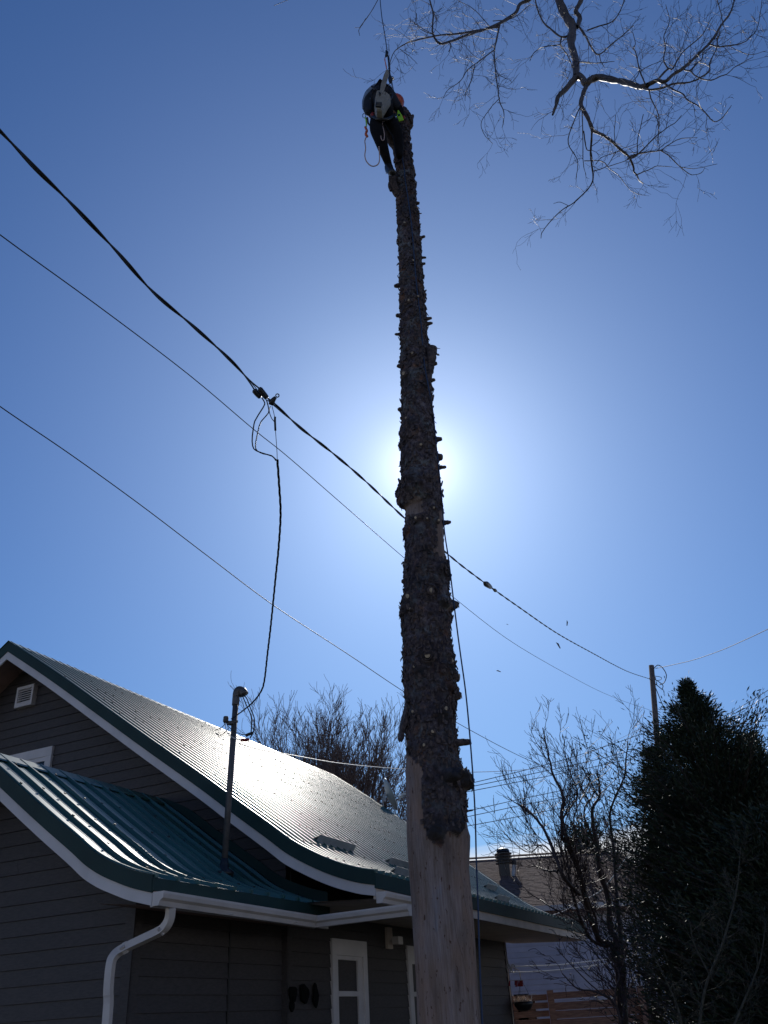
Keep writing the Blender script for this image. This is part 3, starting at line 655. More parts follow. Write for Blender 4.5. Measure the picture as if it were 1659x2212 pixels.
mb = MB(); mb.lathe((t[0]-.07, cY+.15, ny(1094, 1840)[2]), (0, 0, 1), [(.15, 0), (.2, .02), (.17, .1), (.1, .12)], 16); mb.build('cowl_cap', m_black, ch)
mb = MB(); q = ny(1109, 1893); q2 = ny(1111, 1868); mb.tube([q, q2], .06, 10); mb.build('vent_pipe', m_galv, nh)
mb = MB(); mb.tube([q2, q2+np.array([0, 0, .12])], .075, 10); mb.build('pipe_cap', m_black, nh)
for xx in (1122, 1140):
    p = atY(xx, 2180, NY-.03); mb = MB(); mb.box((p[0]-.3, NY-.05, 1.15), (.55, 0, 0), (0, .03, 0), (0, 0, .95)); wn = mb.build('window', m_white, nh)
    mb = MB(); mb.box((p[0]-.24, NY-.07, 1.2), (.43, 0, 0), (0, .02, 0), (0, 0, .85)); mb.build('pane', m_glass, wn)

# ------------------------------------------------------------ fence
FY = 19.1
fx0, fx1, fxr = atY(1098, 2150, FY)[0], atY(1188, 2150, FY)[0], atY(1384, 2138, FY)[0]
ft = atY(1188, 2147, FY)[2]
fence = empty('fence', (fx1, FY, 0), 'brown horizontal board fence with open slats on its left bay', 'fence')
for x, e in ((fx1, .06), (fxr-.02, .04), (fx0-.02, -.05)):
    mb = MB(); mb.box((x-.05, FY-.08, 0), (.11, 0, 0), (0, .11, 0), (0, 0, ft+e)); mb.build('fence_post', m_fence, fence)
z = ft
while z > .1:
    mb = MB(); mb.box((fx0, FY+.035, z-.10), (fx1-fx0-.055, 0, 0), (0, .03, 0), (0, 0, .10)); mb.build('fence_board', m_fence, fence); z -= .135
z = ft+.02
mb = MB(); mb.box((fx1+.065, FY+.035, z-.11), (fxr-fx1-.14, 0, 0), (0, .03, 0), (0, 0, .11)); mb.build('fence_board', m_fence, fence)
z -= .165
while z > .1:
    mb = MB(); mb.box((fx1+.065, FY+.035, z-.135), (fxr-fx1-.14, 0, 0), (0, .03+.006*random.random(), 0), (0, 0, .13)); mb.build('fence_board', m_fence, fence); z -= .14
# hanging basket on a hook pole
HB = atY(1131, 2168, FY-.6); basket = empty('hanging_basket', HB, 'dark round hanging basket with dry plants in front of the slatted fence', 'hanging basket')
mb = MB(); mb.lathe(HB, (0, 0, 1), [(.04, -.13), (.12, -.10), (.17, -.03), (.18, .03)], 14); mb.build('bowl', m_black, basket, True)
lv = MB()
for i in range(160):
    a = rng.uniform(0, 6.28); r_ = rng.uniform(0, .18); p = HB+np.array([math.cos(a)*r_, math.sin(a)*r_, .03]); dq = rng.normal(0, .05, 3)+np.array([0, 0, .06]); s_ = np.cross(dq, rng.normal(size=3)); s_ /= np.linalg.norm(s_)/.012
    lv.add([p-s_, p+s_, p+dq], [(0, 1, 2)])
lv.build('dry_foliage', m_soffit, basket)
mb = MB()
for a in (0, 2.1, 4.2): mb.tube([HB+np.array([math.cos(a)*.17, math.sin(a)*.17, .03]), HB+np.array([0, 0, .42])], .003, 4)
mb.build('hanger', m_black, basket)
hk = MB(); bx_ = atY(1110, 2212, FY-.6); hk.tube(smooth_path([(bx_[0], FY-.6, 0), (bx_[0], FY-.6, 1.9), (bx_[0]+.02, FY-.6, 2.4), tuple(HB+np.array([-.02, 0, .55])), tuple(HB+np.array([0, 0, .42]))], 30), .009, 6)
tag(hk.build('plant_hook', m_soffit, None, True), 'thin shepherd hook holding the hanging basket by the house corner', 'plant hook')
# clothes lines with pulley and red pegs
ly = FY-.9
def line(px, label, zz=(ly, ly+2), r=.010, m=m_lightcable):
    Q = smooth_path([atY(x, y, zz[0]+(zz[1]-zz[0])*i/(len(px)-1)) for i, (x, y) in enumerate(px)], 30); mb = MB(); mb.tube(Q, r, 5); return tag(mb.build('clothes_line', m, None, True, origin=Q[0]), label, 'clothes line')
line([(1107, 2087), (1150, 2086.5), (1210, 2084), (1280, 2076), (1320, 2071), (1400, 2058)], 'upper of two pale clothes lines stretched from the house corner to the cedar')
line([(1100, 2100), (1150, 2099), (1210, 2095), (1280, 2086), (1330, 2077), (1400, 2066)], 'lower of two pale clothes lines stretched from the house corner to the cedar')
pu = empty('clothes_line_pulley', atY(1101, 2092, ly), 'small metal clothes line pulley fixed by the house corner', 'pulley')
mb = MB()
for x in (1099, 1109): 
    c = atY(x, 2092, ly); mb.tube([c+np.array([math.cos(t)*.035, 0, math.sin(t)*.07]) for t in np.linspace(0, 6.283, 15)], .009, 5)
mb.tube([H(UE, VR, 2.75), atY(1101, 2092, ly)], .01, 5); mb.build('pulley_wheel', m_galv, pu)
pg = empty('peg_rail', atY(1115, 2118, ly), 'short rail of red clothes pegs below the clothes line', 'clothes pegs')
a, b = atY(1099, 2118, ly), atY(1130, 2117, ly); mb = MB(); mb.tube([a, b], .006, 5); mb.build('rail', m_white, pg)
for x in (1101, 1113, 1116, 1119, 1123, 1126, 1128):
    p = atY(x, 2118, ly); q = atY(x+rng.uniform(-1, 1), 2118+rng.uniform(9, 15), ly); mb = MB(); mb.tube([p, q], [.012, .018], 5); mb.build('peg', m_red, pg)
tie = smooth_path([atY(1140, 1994, 23), atY(1165, 1988, 22.6), atY(1189, 1979, 22), atY(1215, 1970, 21.5), atY(1241, 1956, 21), atY(1290, 1930, 20), atY(1312, 1910, 19), atY(1338, 1875, 18), atY(1375, 1820, 17)], 60)
mb = MB(); mb.tube(tie, .014, 5); tag(mb.build('guy_wire', m_lightcable, None, True, origin=tie[0]), 'pale sunlit line curving up from the neighbouring eave into the cedar', 'wire')

# ------------------------------------------------------------ bare trees
def grow(out, p, d, L, r, lvl, rg, up=.25, wander=.22, nseg=7, kids=(4, 5, 4), shrink=.62, spread=.75, rmin=.0015):
    d = d/np.linalg.norm(d); P = [p]; st = L/nseg
    for i in range(nseg):
        d = d+rg.normal(0, wander, 3)*.5+np.array([0, 0, up*.25]); d /= np.linalg.norm(d); p = p+d*st; P.append(p)
    R = np.linspace(r, max(r*.35, rmin), nseg+1); out.append((np.array(P), R))
    if lvl <= 0: return
    for k in range(kids[min(lvl-1, len(kids)-1)]):
        i = rg.integers(1, nseg+1); dd = (P[i]-P[i-1])/st; q = rg.normal(size=3); q -= dd*(q@dd); q /= np.linalg.norm(q)
        grow(out, P[i], dd+q*spread*rg.uniform(.5, 1.2), L*shrink*rg.uniform(.6, 1.1), max(R[i]*.62, rmin), lvl-1, rg, up, wander, max(4, nseg-1), kids, shrink, spread, rmin)
def along(out, P, R, dens, L, lvl, rg, bias=(0, 0, 0), **k):
    """twigs sprouting along a traced limb"""
    s = np.r_[0, np.cumsum(np.linalg.norm(np.diff(P, axis=0), axis=1))]; t = rg.uniform(.1, .5)
    while t*1.0 < s[-1]:
        i = min(np.searchsorted(s, t), len(P)-1); dd = P[i]-P[i-1]; dd /= np.linalg.norm(dd)+1e-9
        q = rg.normal(size=3); q -= dd*(q@dd); q /= np.linalg.norm(q)
        grow(out, P[i], dd*.7+q*.8+np.array(bias), L*rg.uniform(.4, 1.1), min(R[i]*.5, k.get('rt', .006)), lvl, rg, up=k.get('up', 0), wander=.35, nseg=5, kids=k.get('kids', (3, 3)), shrink=.6, rmin=k.get('rmin', .0014))
        t += dens*rg.uniform(.5, 1.5)
def build_tubes(out, name, m, parent, k=4, thr=None, kind=None):
    mb = MB()
    for P, R in out: mb.tube(P, R, (6 if R[0] > .02 else k), caps=False)
    o = mb.build(name, m, parent, True)
    if kind: o['kind'] = kind
    return o
def tree_thing(name, base, label, limbs, twigs, ml, mt, cat='tree', group=None, ln='limb'):
    e = empty(name, base, label, cat, group)
    if limbs: build_tubes(limbs, 'trunk_and_limbs', ml, e, 6)
    if twigs: build_tubes(twigs, 'twigs', mt, e, 3, kind='stuff')
    return e

# overhanging branches, traced
rg = np.random.default_rng(11)
A2 = lambda x, y: (823+.504*x, .504*y); A9 = lambda x, y: (1289.2+.2229*x, .2229*y); A10 = lambda x, y: (1152+.26455*x, 246.9+.26455*y)
traces = [
 (A2, [(760, -260), (750, -120), (765, 0), (800, 80), (822, 115), (815, 185), (833, 250), (835, 330)], 13, 8),
 (A2, [(870, -200), (862, -60), (860, 0), (838, 48), (856, 75), (845, 115)], 7, 5),
 (A2, [(833, 335), (790, 385), (760, 412), (750, 450), (736, 492)], 9, 2.5),
 (A2, [(838, 325), (862, 335), (880, 365), (900, 345), (940, 335), (1000, 347), (1060, 360), (1110, 376), (1140, 372)], 9, 7),
 (A9, [(400, 845), (470, 835), (580, 790), (660, 800), (750, 725), (840, 670), (930, 590), (1030, 500), (1100, 430), (1160, 345), (1220, 240), (1290, 150), (1340, 0), (1350, -100)], 6.2, 1.3),
 (A9, [(440, 855), (520, 870), (640, 850), (740, 810), (900, 790), (1000, 745), (1090, 680), (1090, 600), (1130, 520), (1160, 440), (1160, 350)], 3, 1),
 (A9, [(660, 810), (740, 870), (830, 910), (880, 970), (980, 1020), (1060, 1100), (1130, 1165), (1200, 1145), (1270, 1060), (1300, 1010)], 2.4, .8),
 (A9, [(580, 780), (690, 670), (740, 660), (830, 510), (1000, 360), (1060, 260), (1110, 170)], 2.6, .8),
 (A9, [(690, 665), (650, 590), (670, 470), (655, 350), (700, 240), (705, 170), (670, 50)], 2, .7),
 (A9, [(850, 675), (910, 690), (960, 740), (1030, 770), (1110, 775), (1200, 740), (1260, 720), (1330, 660), (1400, 620), (1510, 560)], 2.2, .7),
 (A9, [(910, 685), (960, 630), (1020, 570), (1040, 510), (1100, 470), (1160, 440)], 2, .8),
 (A9, [(1100, 430), (1180, 450), (1290, 440), (1400, 420), (1470, 380), (1540, 310), (1570, 240), (1590, 130), (1610, 0), (1620, -90)], 1.8, .7),
 (A9, [(1290, 450), (1380, 495), (1500, 525), (1650, 490)], 1, .6),
 (A9, [(470, 820), (415, 670), (380, 520), (355, 470), (375, 430), (350, 320)], 2, .7),
 (A9, [(430, 685), (500, 650), (640, 590)], 1.2, .7), (A9, [(410, 690), (390, 740), (345, 790), (320, 830)], 1.3, 1),
 (A9, [(510, 875), (525, 950), (560, 1040), (590, 1120), (600, 1231)], 1.8, 1.1),
 (A9, [(1225, 240), (1205, 130), (1175, 0), (1165, -60)], 1.1, .8), (A9, [(850, 670), (850, 500), (835, 440), (880, 260)], 1, .6),
 (A2, [(848, 115), (880, 160), (900, 195), (935, 228), (1000, 175), (1060, 125), (1085, 100)], 3, 1),
 (A2, [(885, 130), (940, 110), (1000, 85), (1045, 0), (1050, -60)], 2, .9), (A2, [(935, 232), (945, 265), (960, 290)], 1.4, .7), (A2, [(850, 265), (930, 270), (1000, 262)], 1.6, .6),
 (A2, [(882, 362), (866, 410), (860, 450), (885, 500), (908, 560)], 6, 4.6),
 (A10, [(478, 130), (540, 155), (600, 190), (700, 280), (770, 350), (805, 430), (810, 470), (835, 500), (850, 540), (880, 565)], 4.2, 1),
 (A10, [(835, 500), (920, 460), (1010, 425), (1120, 430)], 1.5, .7),
 (A10, [(480, 140), (470, 300), (480, 380), (495, 520), (460, 600), (340, 720), (220, 800), (90, 950), (70, 1010)], 2.6, .8), (A10, [(290, 750), (220, 715), (170, 720)], .9, .6),
 (A10, [(770, 345), (850, 320), (940, 300), (1030, 290), (1110, 235), (1200, 190), (1340, 180)], 2.4, .7), (A10, [(770, 365), (830, 345), (880, 300), (930, 240), (1010, 160), (1080, 105), (1150, 60), (1200, 0)], 2.4, .8),
 (A10, [(1040, 295), (1120, 350), (1210, 430), (1300, 490), (1380, 480), (1410, 440)], 1.5, .6), (A10, [(1210, 430), (1320, 435), (1500, 400)], 1, .5), (A10, [(850, 320), (855, 200), (900, 0)], 1.4, .9), (A10, [(1020, 240), (1025, 100), (1005, 0)], 1.3, 1),
 (A10, [(495, 465), (600, 425), (680, 310), (850, 240)], 1.3, .6), (A10, [(415, 380), (560, 380), (620, 440), (700, 500), (790, 610), (860, 650), (915, 660)], 1.2, .5), (A10, [(665, 240), (665, 100), (675, 0)], 1, .7),
 (A10, [(510, 410), (560, 350), (680, 310), (740, 300), (850, 310)], 1, .7), (A10, [(600, 430), (720, 390), (770, 365)], 1, .8), (A10, [(480, 260), (530, 220), (560, 180)], 1, .6),
 (A2, [(858, 452), (832, 505), (800, 610), (842, 692), (838, 770)], 1.8, .8), (A2, [(862, 455), (866, 560), (868, 700), (881, 750)], 1.5, .7), (A2, [(868, 560), (880, 635), (900, 650), (908, 700)], 1.4, .9),
 (A2, [(690, -110), (660, -30), (640, 0), (600, 20), (580, 60), (510, 105), (460, 125), (380, 150), (300, 180), (252, 186), (222, 140), (225, 60), (212, 0), (205, -60)], 5, 1.6),
 (A2, [(500, 115), (430, 128), (330, 145), (240, 155), (170, 170), (120, 185), (80, 210), (60, 235), (40, 300)], 3, .8), (A2, [(508, 108), (495, 170), (485, 220), (490, 300), (500, 380), (510, 440), (527, 490), (520, 550)], 2.6, .8),
 (A2, [(484, 215), (420, 262), (370, 300), (340, 345), (290, 380), (265, 415)], 1.7, .7), (A2, [(402, 280), (385, 350), (362, 400), (357, 430)], 1.2, .7), (A2, [(505, 425), (470, 460), (435, 510), (430, 540), (450, 580), (480, 610)], 1.1, .6),
 (A2, [(500, 440), (537, 440)], 1, .6), (A2, [(812, 150), (772, 158), (728, 128), (692, 95), (665, 40), (650, -40)], 3, 1.3), (A2, [(775, 155), (768, 192), (800, 245), (815, 290)], 2, 1), (A2, [(768, 192), (700, 200), (655, 228), (635, 262)], 1.6, .8),
 (A2, [(295, 180), (298, 200), (290, 222)], 2, 1), (A2, [(480, 90), (560, 80), (640, 20)], 1.2, .8), (A2, [(480, 130), (400, 40), (330, 0)], 1, .7), (A2, [(230, 150), (160, 110), (120, 80)], 1, .6), (A2, [(240, 155), (160, 120), (150, 60)], 1, .6), (A2, [(80, 210), (120, 240), (155, 275)], 1, .5),
]
limbs = []; tw = []
YB = 6.6
def ty(x, y): return YB+.9*math.sin(x*.006+1)+.0012*(x-1200)+.5*math.cos(y*.013)
for fn, pts, r0, r1 in traces:
    Q = np.array([fn(*p) for p in pts]); n_ = max(6, len(pts)*4); Q = smooth_path(np.c_[Q, np.zeros(len(Q))], n_)[:, :2]
    P = np.array([atY(q[0], q[1], ty(*q)) for q in Q]); zdp = (P-EYE)@Fv; jit = np.cumsum(rg.normal(0, .0018, P.shape), axis=0); P = P+jit*(min(1, 6/r0))
    R = np.linspace(r0*.86, r1*.9, n_)*zdp/FOC*(1+.08*rg.normal(size=n_)); R = np.maximum(R, .0028)
    limbs.append((P, R))
    along(tw, P, R, .20, .42, 2, rg, bias=(-.05, 0, .15), kids=(2, 3), rmin=.0017, rt=.0045)
# carry the two leaders up and back to a trunk standing right of the view
T0 = limbs[0][0][0]; T1 = limbs[1][0][0]; T2 = [l for l in limbs][43][0][0] if len(limbs) > 43 else T1
base = np.array([9.5, 3.5, 0])
for Tq, rq in ((T0, .09), (T1, .05)):
    limbs.append((smooth_path([tuple(base+np.array([-.3, .2, 9])), tuple((base+Tq)/2+np.array([1, -.5, 7.5])), tuple(Tq+np.array([.3, -.2, 1.2])), tuple(Tq)], 16), np.linspace(.2, rq, 16)))
for P_, R_ in list(limbs):
    if abs(P_[0][2]-T0[2]) < .9 and P_[0][2] > 14.2 and False: pass
left_lead = min(limbs, key=lambda l: np.linalg.norm(l[0][0]-atY(*A2(690, -110), ty(*A2(690, -110)))))
limbs.append((smooth_path([tuple(T0+np.array([.2, 0, .9])), tuple((T0+left_lead[0][0])/2+np.array([0, 0, .9])), tuple(left_lead[0][0])], 10), np.linspace(.06, .03, 10)))
limbs.append((smooth_path([tuple(base), tuple(base+np.array([.1, 0, 4])), tuple(base+np.array([-.3, .2, 9])), tuple(base+np.array([-.2, .3, 15]))], 20), np.linspace(.35, .15, 20)))
oh = tree_thing('bare_maple_tree', base, 'bare twiggy tree whose pale limbs hang into the upper right sky', limbs, tw, m_branch, m_twig)
# two twig tips of the same canopy at the top edge
out = []
for pts, r in (([(830, -30), (816, 0), (800, 28), (778, 58)], 2.2), ([(790, 40), (779, 58), (766, 60)], 1.2), ([(779, 58), (775, 66), (777, 77)], 1.6), ([(680, -30), (625, -2), (592, 12)], 1.4)):
    Q = smooth_path([atY(x, y, YB+.2) for x, y in pts], 14); out.append((Q, np.linspace(r, r*.6, 14)*11/FOC*.6*(1+.15*rg.normal(size=14))))
build_tubes(out, 'stray_twig', m_branch, oh, 5)

# middle tree behind the roof
def fan_tree(name, bx, Yt, topy, halfw, label, seed, nst=11, hfrac=.3, group=None, mtw=m_twigfar, lv=3, kids=(4, 4, 5), r=.09, cat='tree'):
    rg = np.random.default_rng(seed); top = atY(bx, topy, Yt); base = np.array([top[0], Yt, 0]); Ht = top[2]
    limbs = []; tw = []; k0 = Ht*hfrac
    st = np.array([base, base+np.array([.1, 0, k0*.5]), base+np.array([0, .1, k0])]); limbs.append((smooth_path(st, 8), np.linspace(r*2.2, r*1.6, 8)))
    for i in range(nst):
        a = -1+2*(i+.5)/nst+rg.uniform(-.08, .08); L = (Ht-k0)*math.sqrt(1-.62*a*a)*rg.uniform(.60, .72)
        d = np.array([a*halfw/(Ht-k0)*1.05, rg.uniform(-.45, .45), 1.0]); o = []
        grow(o, base+np.array([0, .1, k0*rg.uniform(.75, 1)]), d, L, r*rg.uniform(.6, 1), lv, rg, up=.22, wander=.17, nseg=10, kids=kids, shrink=.47, spread=.62, rmin=.0065)
        limbs.append(o[0]); tw += o[1:]
    return tree_thing(name, base, label, limbs, tw, m_branch if mtw is m_twig else mtw, mtw, cat, group)
fan_tree('bare_tree', 672, 33, 1484, 2.9, 'bare wide crowned tree behind the metal roof, nearer its ridge', 5, 20, .40, kids=(7, 8, 9))
fan_tree('bare_tree', 758, 31, 1480, 3.2, 'bare tree behind the metal roof just left of the trunk, forking from one dark stem', 6, 21, .40, kids=(7, 8, 9))
fan_tree('bare_tree', 712, 32, 1486, 2.6, 'middle bare crown behind the metal roof between two wider bare trees', 19, 15, .40, kids=(7, 8, 9))
fan_tree('bare_tree', 850, 30, 1640, 1.8, 'low bare tree between the satellite dish and the trunk', 8, 10, .35, kids=(5, 7, 8))
fan_tree('bare_tree', 612, 34, 1580, 1.0, 'small bare tree showing left of the bigger crowns beside the service mast', 18, 8, .4, kids=(5, 7, 8))
fan_tree('bare_tree', 1390, 27, 1565, 3.0, 'bare brushy tree crowding the utility pole', 9, 13, .30, kids=(5, 6, 8), r=.07)
fan_tree('bare_tree', 1290, 25, 1660, 2.2, 'fine twigged bare tree behind the leaning shrub', 10, 11, .25, kids=(5, 5, 7), r=.06)
fan_tree('bare_tree', 1660, 30, 1595, 2.2, 'bare tree at the right edge beyond the cedar', 12, 9, .3, kids=(4, 5, 6), r=.07)
fan_tree('bare_tree', 1340, 21, 1790, 2.0, 'reddish brushy bare thicket left of the cedar', 14, 10, .15, kids=(4, 5, 6), r=.04, mtw=m_twig)
# leaning many-stemmed shrub tree, traced
rg = np.random.default_rng(21); limbs = []; tw = []
A4 = lambda x, y: (987.5+.2315*x, 1755.5+.2315*y); SY = 15.5
for pts, r0, r1 in (([A4(1560, 2400), A4(1480, 1330), A4(1330, 1200), A4(1200, 870), A4(1130, 560), A4(1010, 250), A4(960, 0), c3(560, 1000), c3(510, 880), c3(490, 780), c3(462, 630)], 7, 1),
                    ([A4(1570, 2400), A4(1500, 1300), A4(1420, 1100), A4(1400, 800), A4(1320, 560), A4(1280, 250), A4(1260, 0), c3(760, 1000), c3(750, 930), c3(740, 860)], 7, 1.2),
                    ([A4(1140, 760), A4(1060, 690), A4(940, 540), A4(830, 280), A4(740, 100), A4(600, -60), c3(360, 1100), c3(350, 960)], 4, .9),
                    ([A4(1180, 1070), A4(1060, 690), A4(1040, 480), A4(1000, 330)], 3, 1), ([A4(940, 540), A4(820, 530), A4(700, 500)], 2, .9),
                    ([A4(1400, 1250), A4(1250, 1190), A4(1180, 1070), A4(960, 960), A4(780, 860)], 3.2, .9),
                    ([A4(1250, 1000), A4(1010, 600), A4(830, 320), A4(690, 390), A4(560, 310), A4(480, 240)], 1.2, .8),
                    ([A4(1600, 2400), A4(1530, 1300), A4(1480, 800), A4(1450, 400), A4(1420, 0), c3(880, 900), c3(900, 700)], 5, 1),
                    ([A4(1100, 500), A4(980, 120), c3(640, 1000), c3(600, 880), c3(570, 760)], 2.2, .8), ([A4(1290, 300), A4(1180, 20), c3(720, 980), c3(660, 850)], 2, .8),
                    ([A4(1330, 1200), A4(1280, 1000), A4(1180, 700), A4(1080, 300), A4(1080, 0), c3(690, 940)], 2.6, .9)):
    Q = smooth_path([atY(x, y, SY+.8*math.sin(x*.03)) for x, y in pts], 40); P = Q+np.cumsum(rg.normal(0, .006, Q.shape), axis=0)
    R = np.linspace(r0, r1, 40)*SY*1.15/FOC; P[P[:, 2] < 0, 2] = 0; limbs.append((P, R))
    along(tw, P, R, .16, .75, 2, rg, bias=(-.15, 0, .45), up=.5, kids=(3, 4), rmin=.0035, rt=.010)
tree_thing('leaning_shrub_tree', limbs[0][0][0]*np.array([1, 1, 0]), 'dark bare many-stemmed shrub tree leaning left in front of the neighbouring roof', limbs, tw, m_twig, m_twig)
limbs = []; tw = []
for pts, r0, r1 in (([A4(1560, 2300), A4(1530, 1972), A4(1470, 1780), A4(1360, 1700), A4(1250, 1660), A4(1120, 1640), A4(980, 1500)], 3, 1), ([A4(1470, 1780), A4(1480, 1640), A4(1510, 1500), A4(1400, 1300)], 1.6, .8), ([A4(1360, 1700), A4(1200, 1560), A4(1000, 1350), A4(920, 1250)], 1.2, .7)):
    Q = smooth_path([atY(x, y, 12.5) for x, y in pts], 24); limbs.append((Q, np.linspace(r0, r1, 24)*14/FOC)); along(tw, Q, limbs[-1][1], .13, .45, 2, rg, kids=(3, 3), rmin=.003, rt=.007)
tree_thing('small_sapling', limbs[0][0][0]*np.array([1, 1, 0]), 'small bare forked sapling in front of the board fence', limbs, tw, m_twig, m_twig)

# ------------------------------------------------------------ conifers
def leaves(mb_, P, D, L, Wd, rg):
    n = len(P); D = D/np.linalg.norm(D, axis=1)[:, None]; S = np.cross(D, rg.normal(size=(n, 3))); S /= np.linalg.norm(S, axis=1)[:, None]
    L = L[:, None]; Wd = Wd[:, None]; V = np.stack([P, P+D*L*.55+S*Wd, P+D*L, P+D*L*.55-S*Wd], 1).reshape(-1, 3)
    i = np.arange(n)*4; F = np.stack([i, i+1, i+2, i+3], 1)
    mb_.add(V, F.tolist())
def conifer(name, bx, Yt, topy, prof, label, seed, nb=520, per=70, leaf=.10, m=m_cedar, lean=0., droop=.1, cat='tree', jit=.22, inner=.35):
    """prof: list of (fraction of height from top, radius m)"""
    rg = np.random.default_rng(seed); top = atY(bx, topy, Yt); base = np.array([top[0]+lean, Yt, 0]); Ht = top[2]
    e = empty(name, base, label, cat)
    mb_ = MB(); mb_.tube([base, base*.5+top*.5, top-np.array([0, 0, .1])], [.16, .08, .012], 7); mb_.build('trunk', m_stem, e, True)
    f, r = np.array(prof).T; br = MB(); lf = MB()
    for i in range(nb):
        t = rg.uniform(0, 1)**.85; Rr = np.interp(t, f, r)*(rg.uniform(.45, .95) if rg.random() < .70 else rg.uniform(.95, 1.35) if rg.random() < .8 else rg.uniform(1.35, 1.75)); a = rg.uniform(0, 6.283)
        c = top+(base-top)*t; d = np.array([math.cos(a), math.sin(a), rg.uniform(.25, .75)-droop]); tip = c+d*Rr*np.array([1, 1, 1]); 
        tip[2] = max(tip[2], .1)
        br.tube([c-np.array([0, 0, .05]), (c+tip)/2-np.array([0, 0, .06*Rr]), tip], [.016, .011, .004], 3, caps=False)
        npr = int(per*(.4+.6*min(1, Rr))); s = rg.uniform(inner, 1.0, npr)[:, None]
        P = c+(tip-c)*s+rg.normal(0, 1, (npr, 3))*jit*np.array([1, 1, .8])*(.35+.65*min(1, Rr)); P[:, 2] = np.maximum(P[:, 2], .05)
        D = d*np.array([.9, .9, .5])+rg.normal(0, .42, (npr, 3))+np.array([0, 0, .35])
        leaves(lf, P, D, rg.uniform(.8, 2.4, npr)*leaf, rg.uniform(.12, .26, npr)*leaf, rg)
    br.build('branches', m_stem, e); o = lf.build('foliage', m, e); o['kind'] = 'stuff'
    return e
conifer('cedar_tree', 1480, 13.5, 1474, [(0, .02), (.04, .08), (.09, .26), (.14, .50), (.2, .80), (.3, 1.15), (.45, 1.55), (.8, 1.6), (1, 1.3)], 'tall dark cedar with ragged pointed top at the right', 31, 1500, 95, .050, lean=.25, jit=.10, inner=.25)
conifer('cedar_tree', 1592, 13.2, 1628, [(0, .05), (.08, .40), (.25, .95), (.5, 1.35), (1, 1.4)], 'dark bushy cedar at the right edge, lower than its pointed neighbour', 32, 1300, 95, .050, lean=.2, jit=.10, inner=.25)
conifer('cedar_tree', 1408, 14.4, 1622, [(0, .05), (.1, .35), (.3, .70), (.6, .95), (1, .9)], 'olive green cedar beside the bare shrub, left of the tallest cedar', 33, 850, 70, .050, m_cedar2, lean=.1, jit=.11)
conifer('cedar_tree', 1672, 12.0, 1760, [(0, .1), (.12, .7), (.5, 1.25), (1, 1.4)], 'near black cedar filling the lower right corner', 34, 1000, 95, .055, jit=.12)
conifer('spruce_tree', 1617, 27, 1590, [(0, .05), (.2, .45), (.6, 1.1), (1, 1.4)], 'small pointed spruce far behind the cedars at the right edge', 35, 240, 60, .16)
conifer('spruce_tree', 1252, 31, 1745, [(0, .05), (.2, .5), (.6, .9), (1, 1.1)], 'small dark spruce above the neighbouring roof between bare trees', 36, 200, 60, .18)
conifer('spruce_tree', 655, 34, 1652, [(0, .05), (.15, .5), (.5, 1.0), (1, 1.4)], 'dark spruce tip just above the metal roof ridge', 37, 220, 60, .18)
# lichen-grey dead shrub in front of the cedars
rg = np.random.default_rng(41); limbs = []; tw = []
for pts, r0 in (([(1500, 2330), (1520, 2150), (1560, 2040), (1590, 1930), (1600, 1830)], 3), ([(1540, 2330), (1600, 2180), (1640, 2080), (1655, 1990)], 2.6), ([(1480, 2330), (1470, 2200), (1440, 2120), (1410, 2060)], 2.2), ([(1540, 2120), (1500, 2040), (1490, 1990)], 1.6)):
    Q = smooth_path([atY(x, y, 10.6) for x, y in pts], 20); limbs.append((Q, np.linspace(r0, .9, 20)*12/FOC)); along(tw, Q, limbs[-1][1], .07, .34, 2, rg, kids=(4, 4), rmin=.0022, rt=.005)
m_lich = mat('grey_lichen_bark', (.07, .068, .055), .9, spec=.1, var=.3, scale=20)
tree_thing('lichen_shrub', limbs[0][0][0]*np.array([1, 1, 0]), 'grey lichen covered dead shrub in front of the dark cedars', limbs, tw, m_lich, m_lich, 'shrub')

# ------------------------------------------------------------ the limbed spruce trunk
TY = 7.2
edge = [(2330, 905, 1049), (2212, 899.5, 1041), (2111, 896, 1034), (2018, 890, 1028), (1949, 887, 1021.5), (1880, 882, 1014), (1833, 880, 1016), (1810, 879, 1016), (1795, 878.5, 1011), (1762, 878.5, 1004.5), (1719, 878.5, 1004), (1668, 877.5, 998), (1639, 878.5, 989), (1600, 879, 983), (1572, 879, 979), (1528, 879.6, 980), (1483, 877, 980), (1438, 875.5, 977), (1394, 875, 971), (1371, 874, 970), (1337, 871, 970), (1319, 868.5, 971), (1287, 875, 966.6), (1250, 876, 965), (1200, 878.6, 960.4), (1175, 878, 958), (1138, 877.5, 956.7), (1113, 878.6, 956), (1096, 877, 954), (1064, 868, 951.7), (1036, 870, 946.8), (1014, 867, 945.5), (989, 868, 943), (964, 866, 939), (927, 867.4, 936), (878, 869, 933), (830, 868.5, 931), (781, 866, 926), (731, 866, 922), (681, 866, 918.5), (632, 865.5, 914.4), (582, 864.2, 910), (533, 863, 907.5), (483, 861.8, 903.5), (433, 860.5, 897), (408, 859.5, 895), (384, 857, 893), (353, 856, 889), (316, 854, 884.5), (290, 854, 884), (262, 856, 886), (243, 859, 882), (236, 861, 877)]
edge = np.array(edge, float); ys = edge[:, 0][::-1]; le = edge[:, 1][::-1]; re_ = edge[:, 2][::-1]
def ring(y):
    a, b = np.interp(y, ys, le), np.interp(y, ys, re_); A = atY(a, y, TY); B = atY(b, y, TY)
    return (A+B)/2, np.linalg.norm(B-A)/2
spr = empty('limbed_spruce_tree', (ring(2330)[0][0], TY, 0), 'tall limbed conifer trunk, stripped bare below and rough with bark and branch stubs above', 'tree trunk')
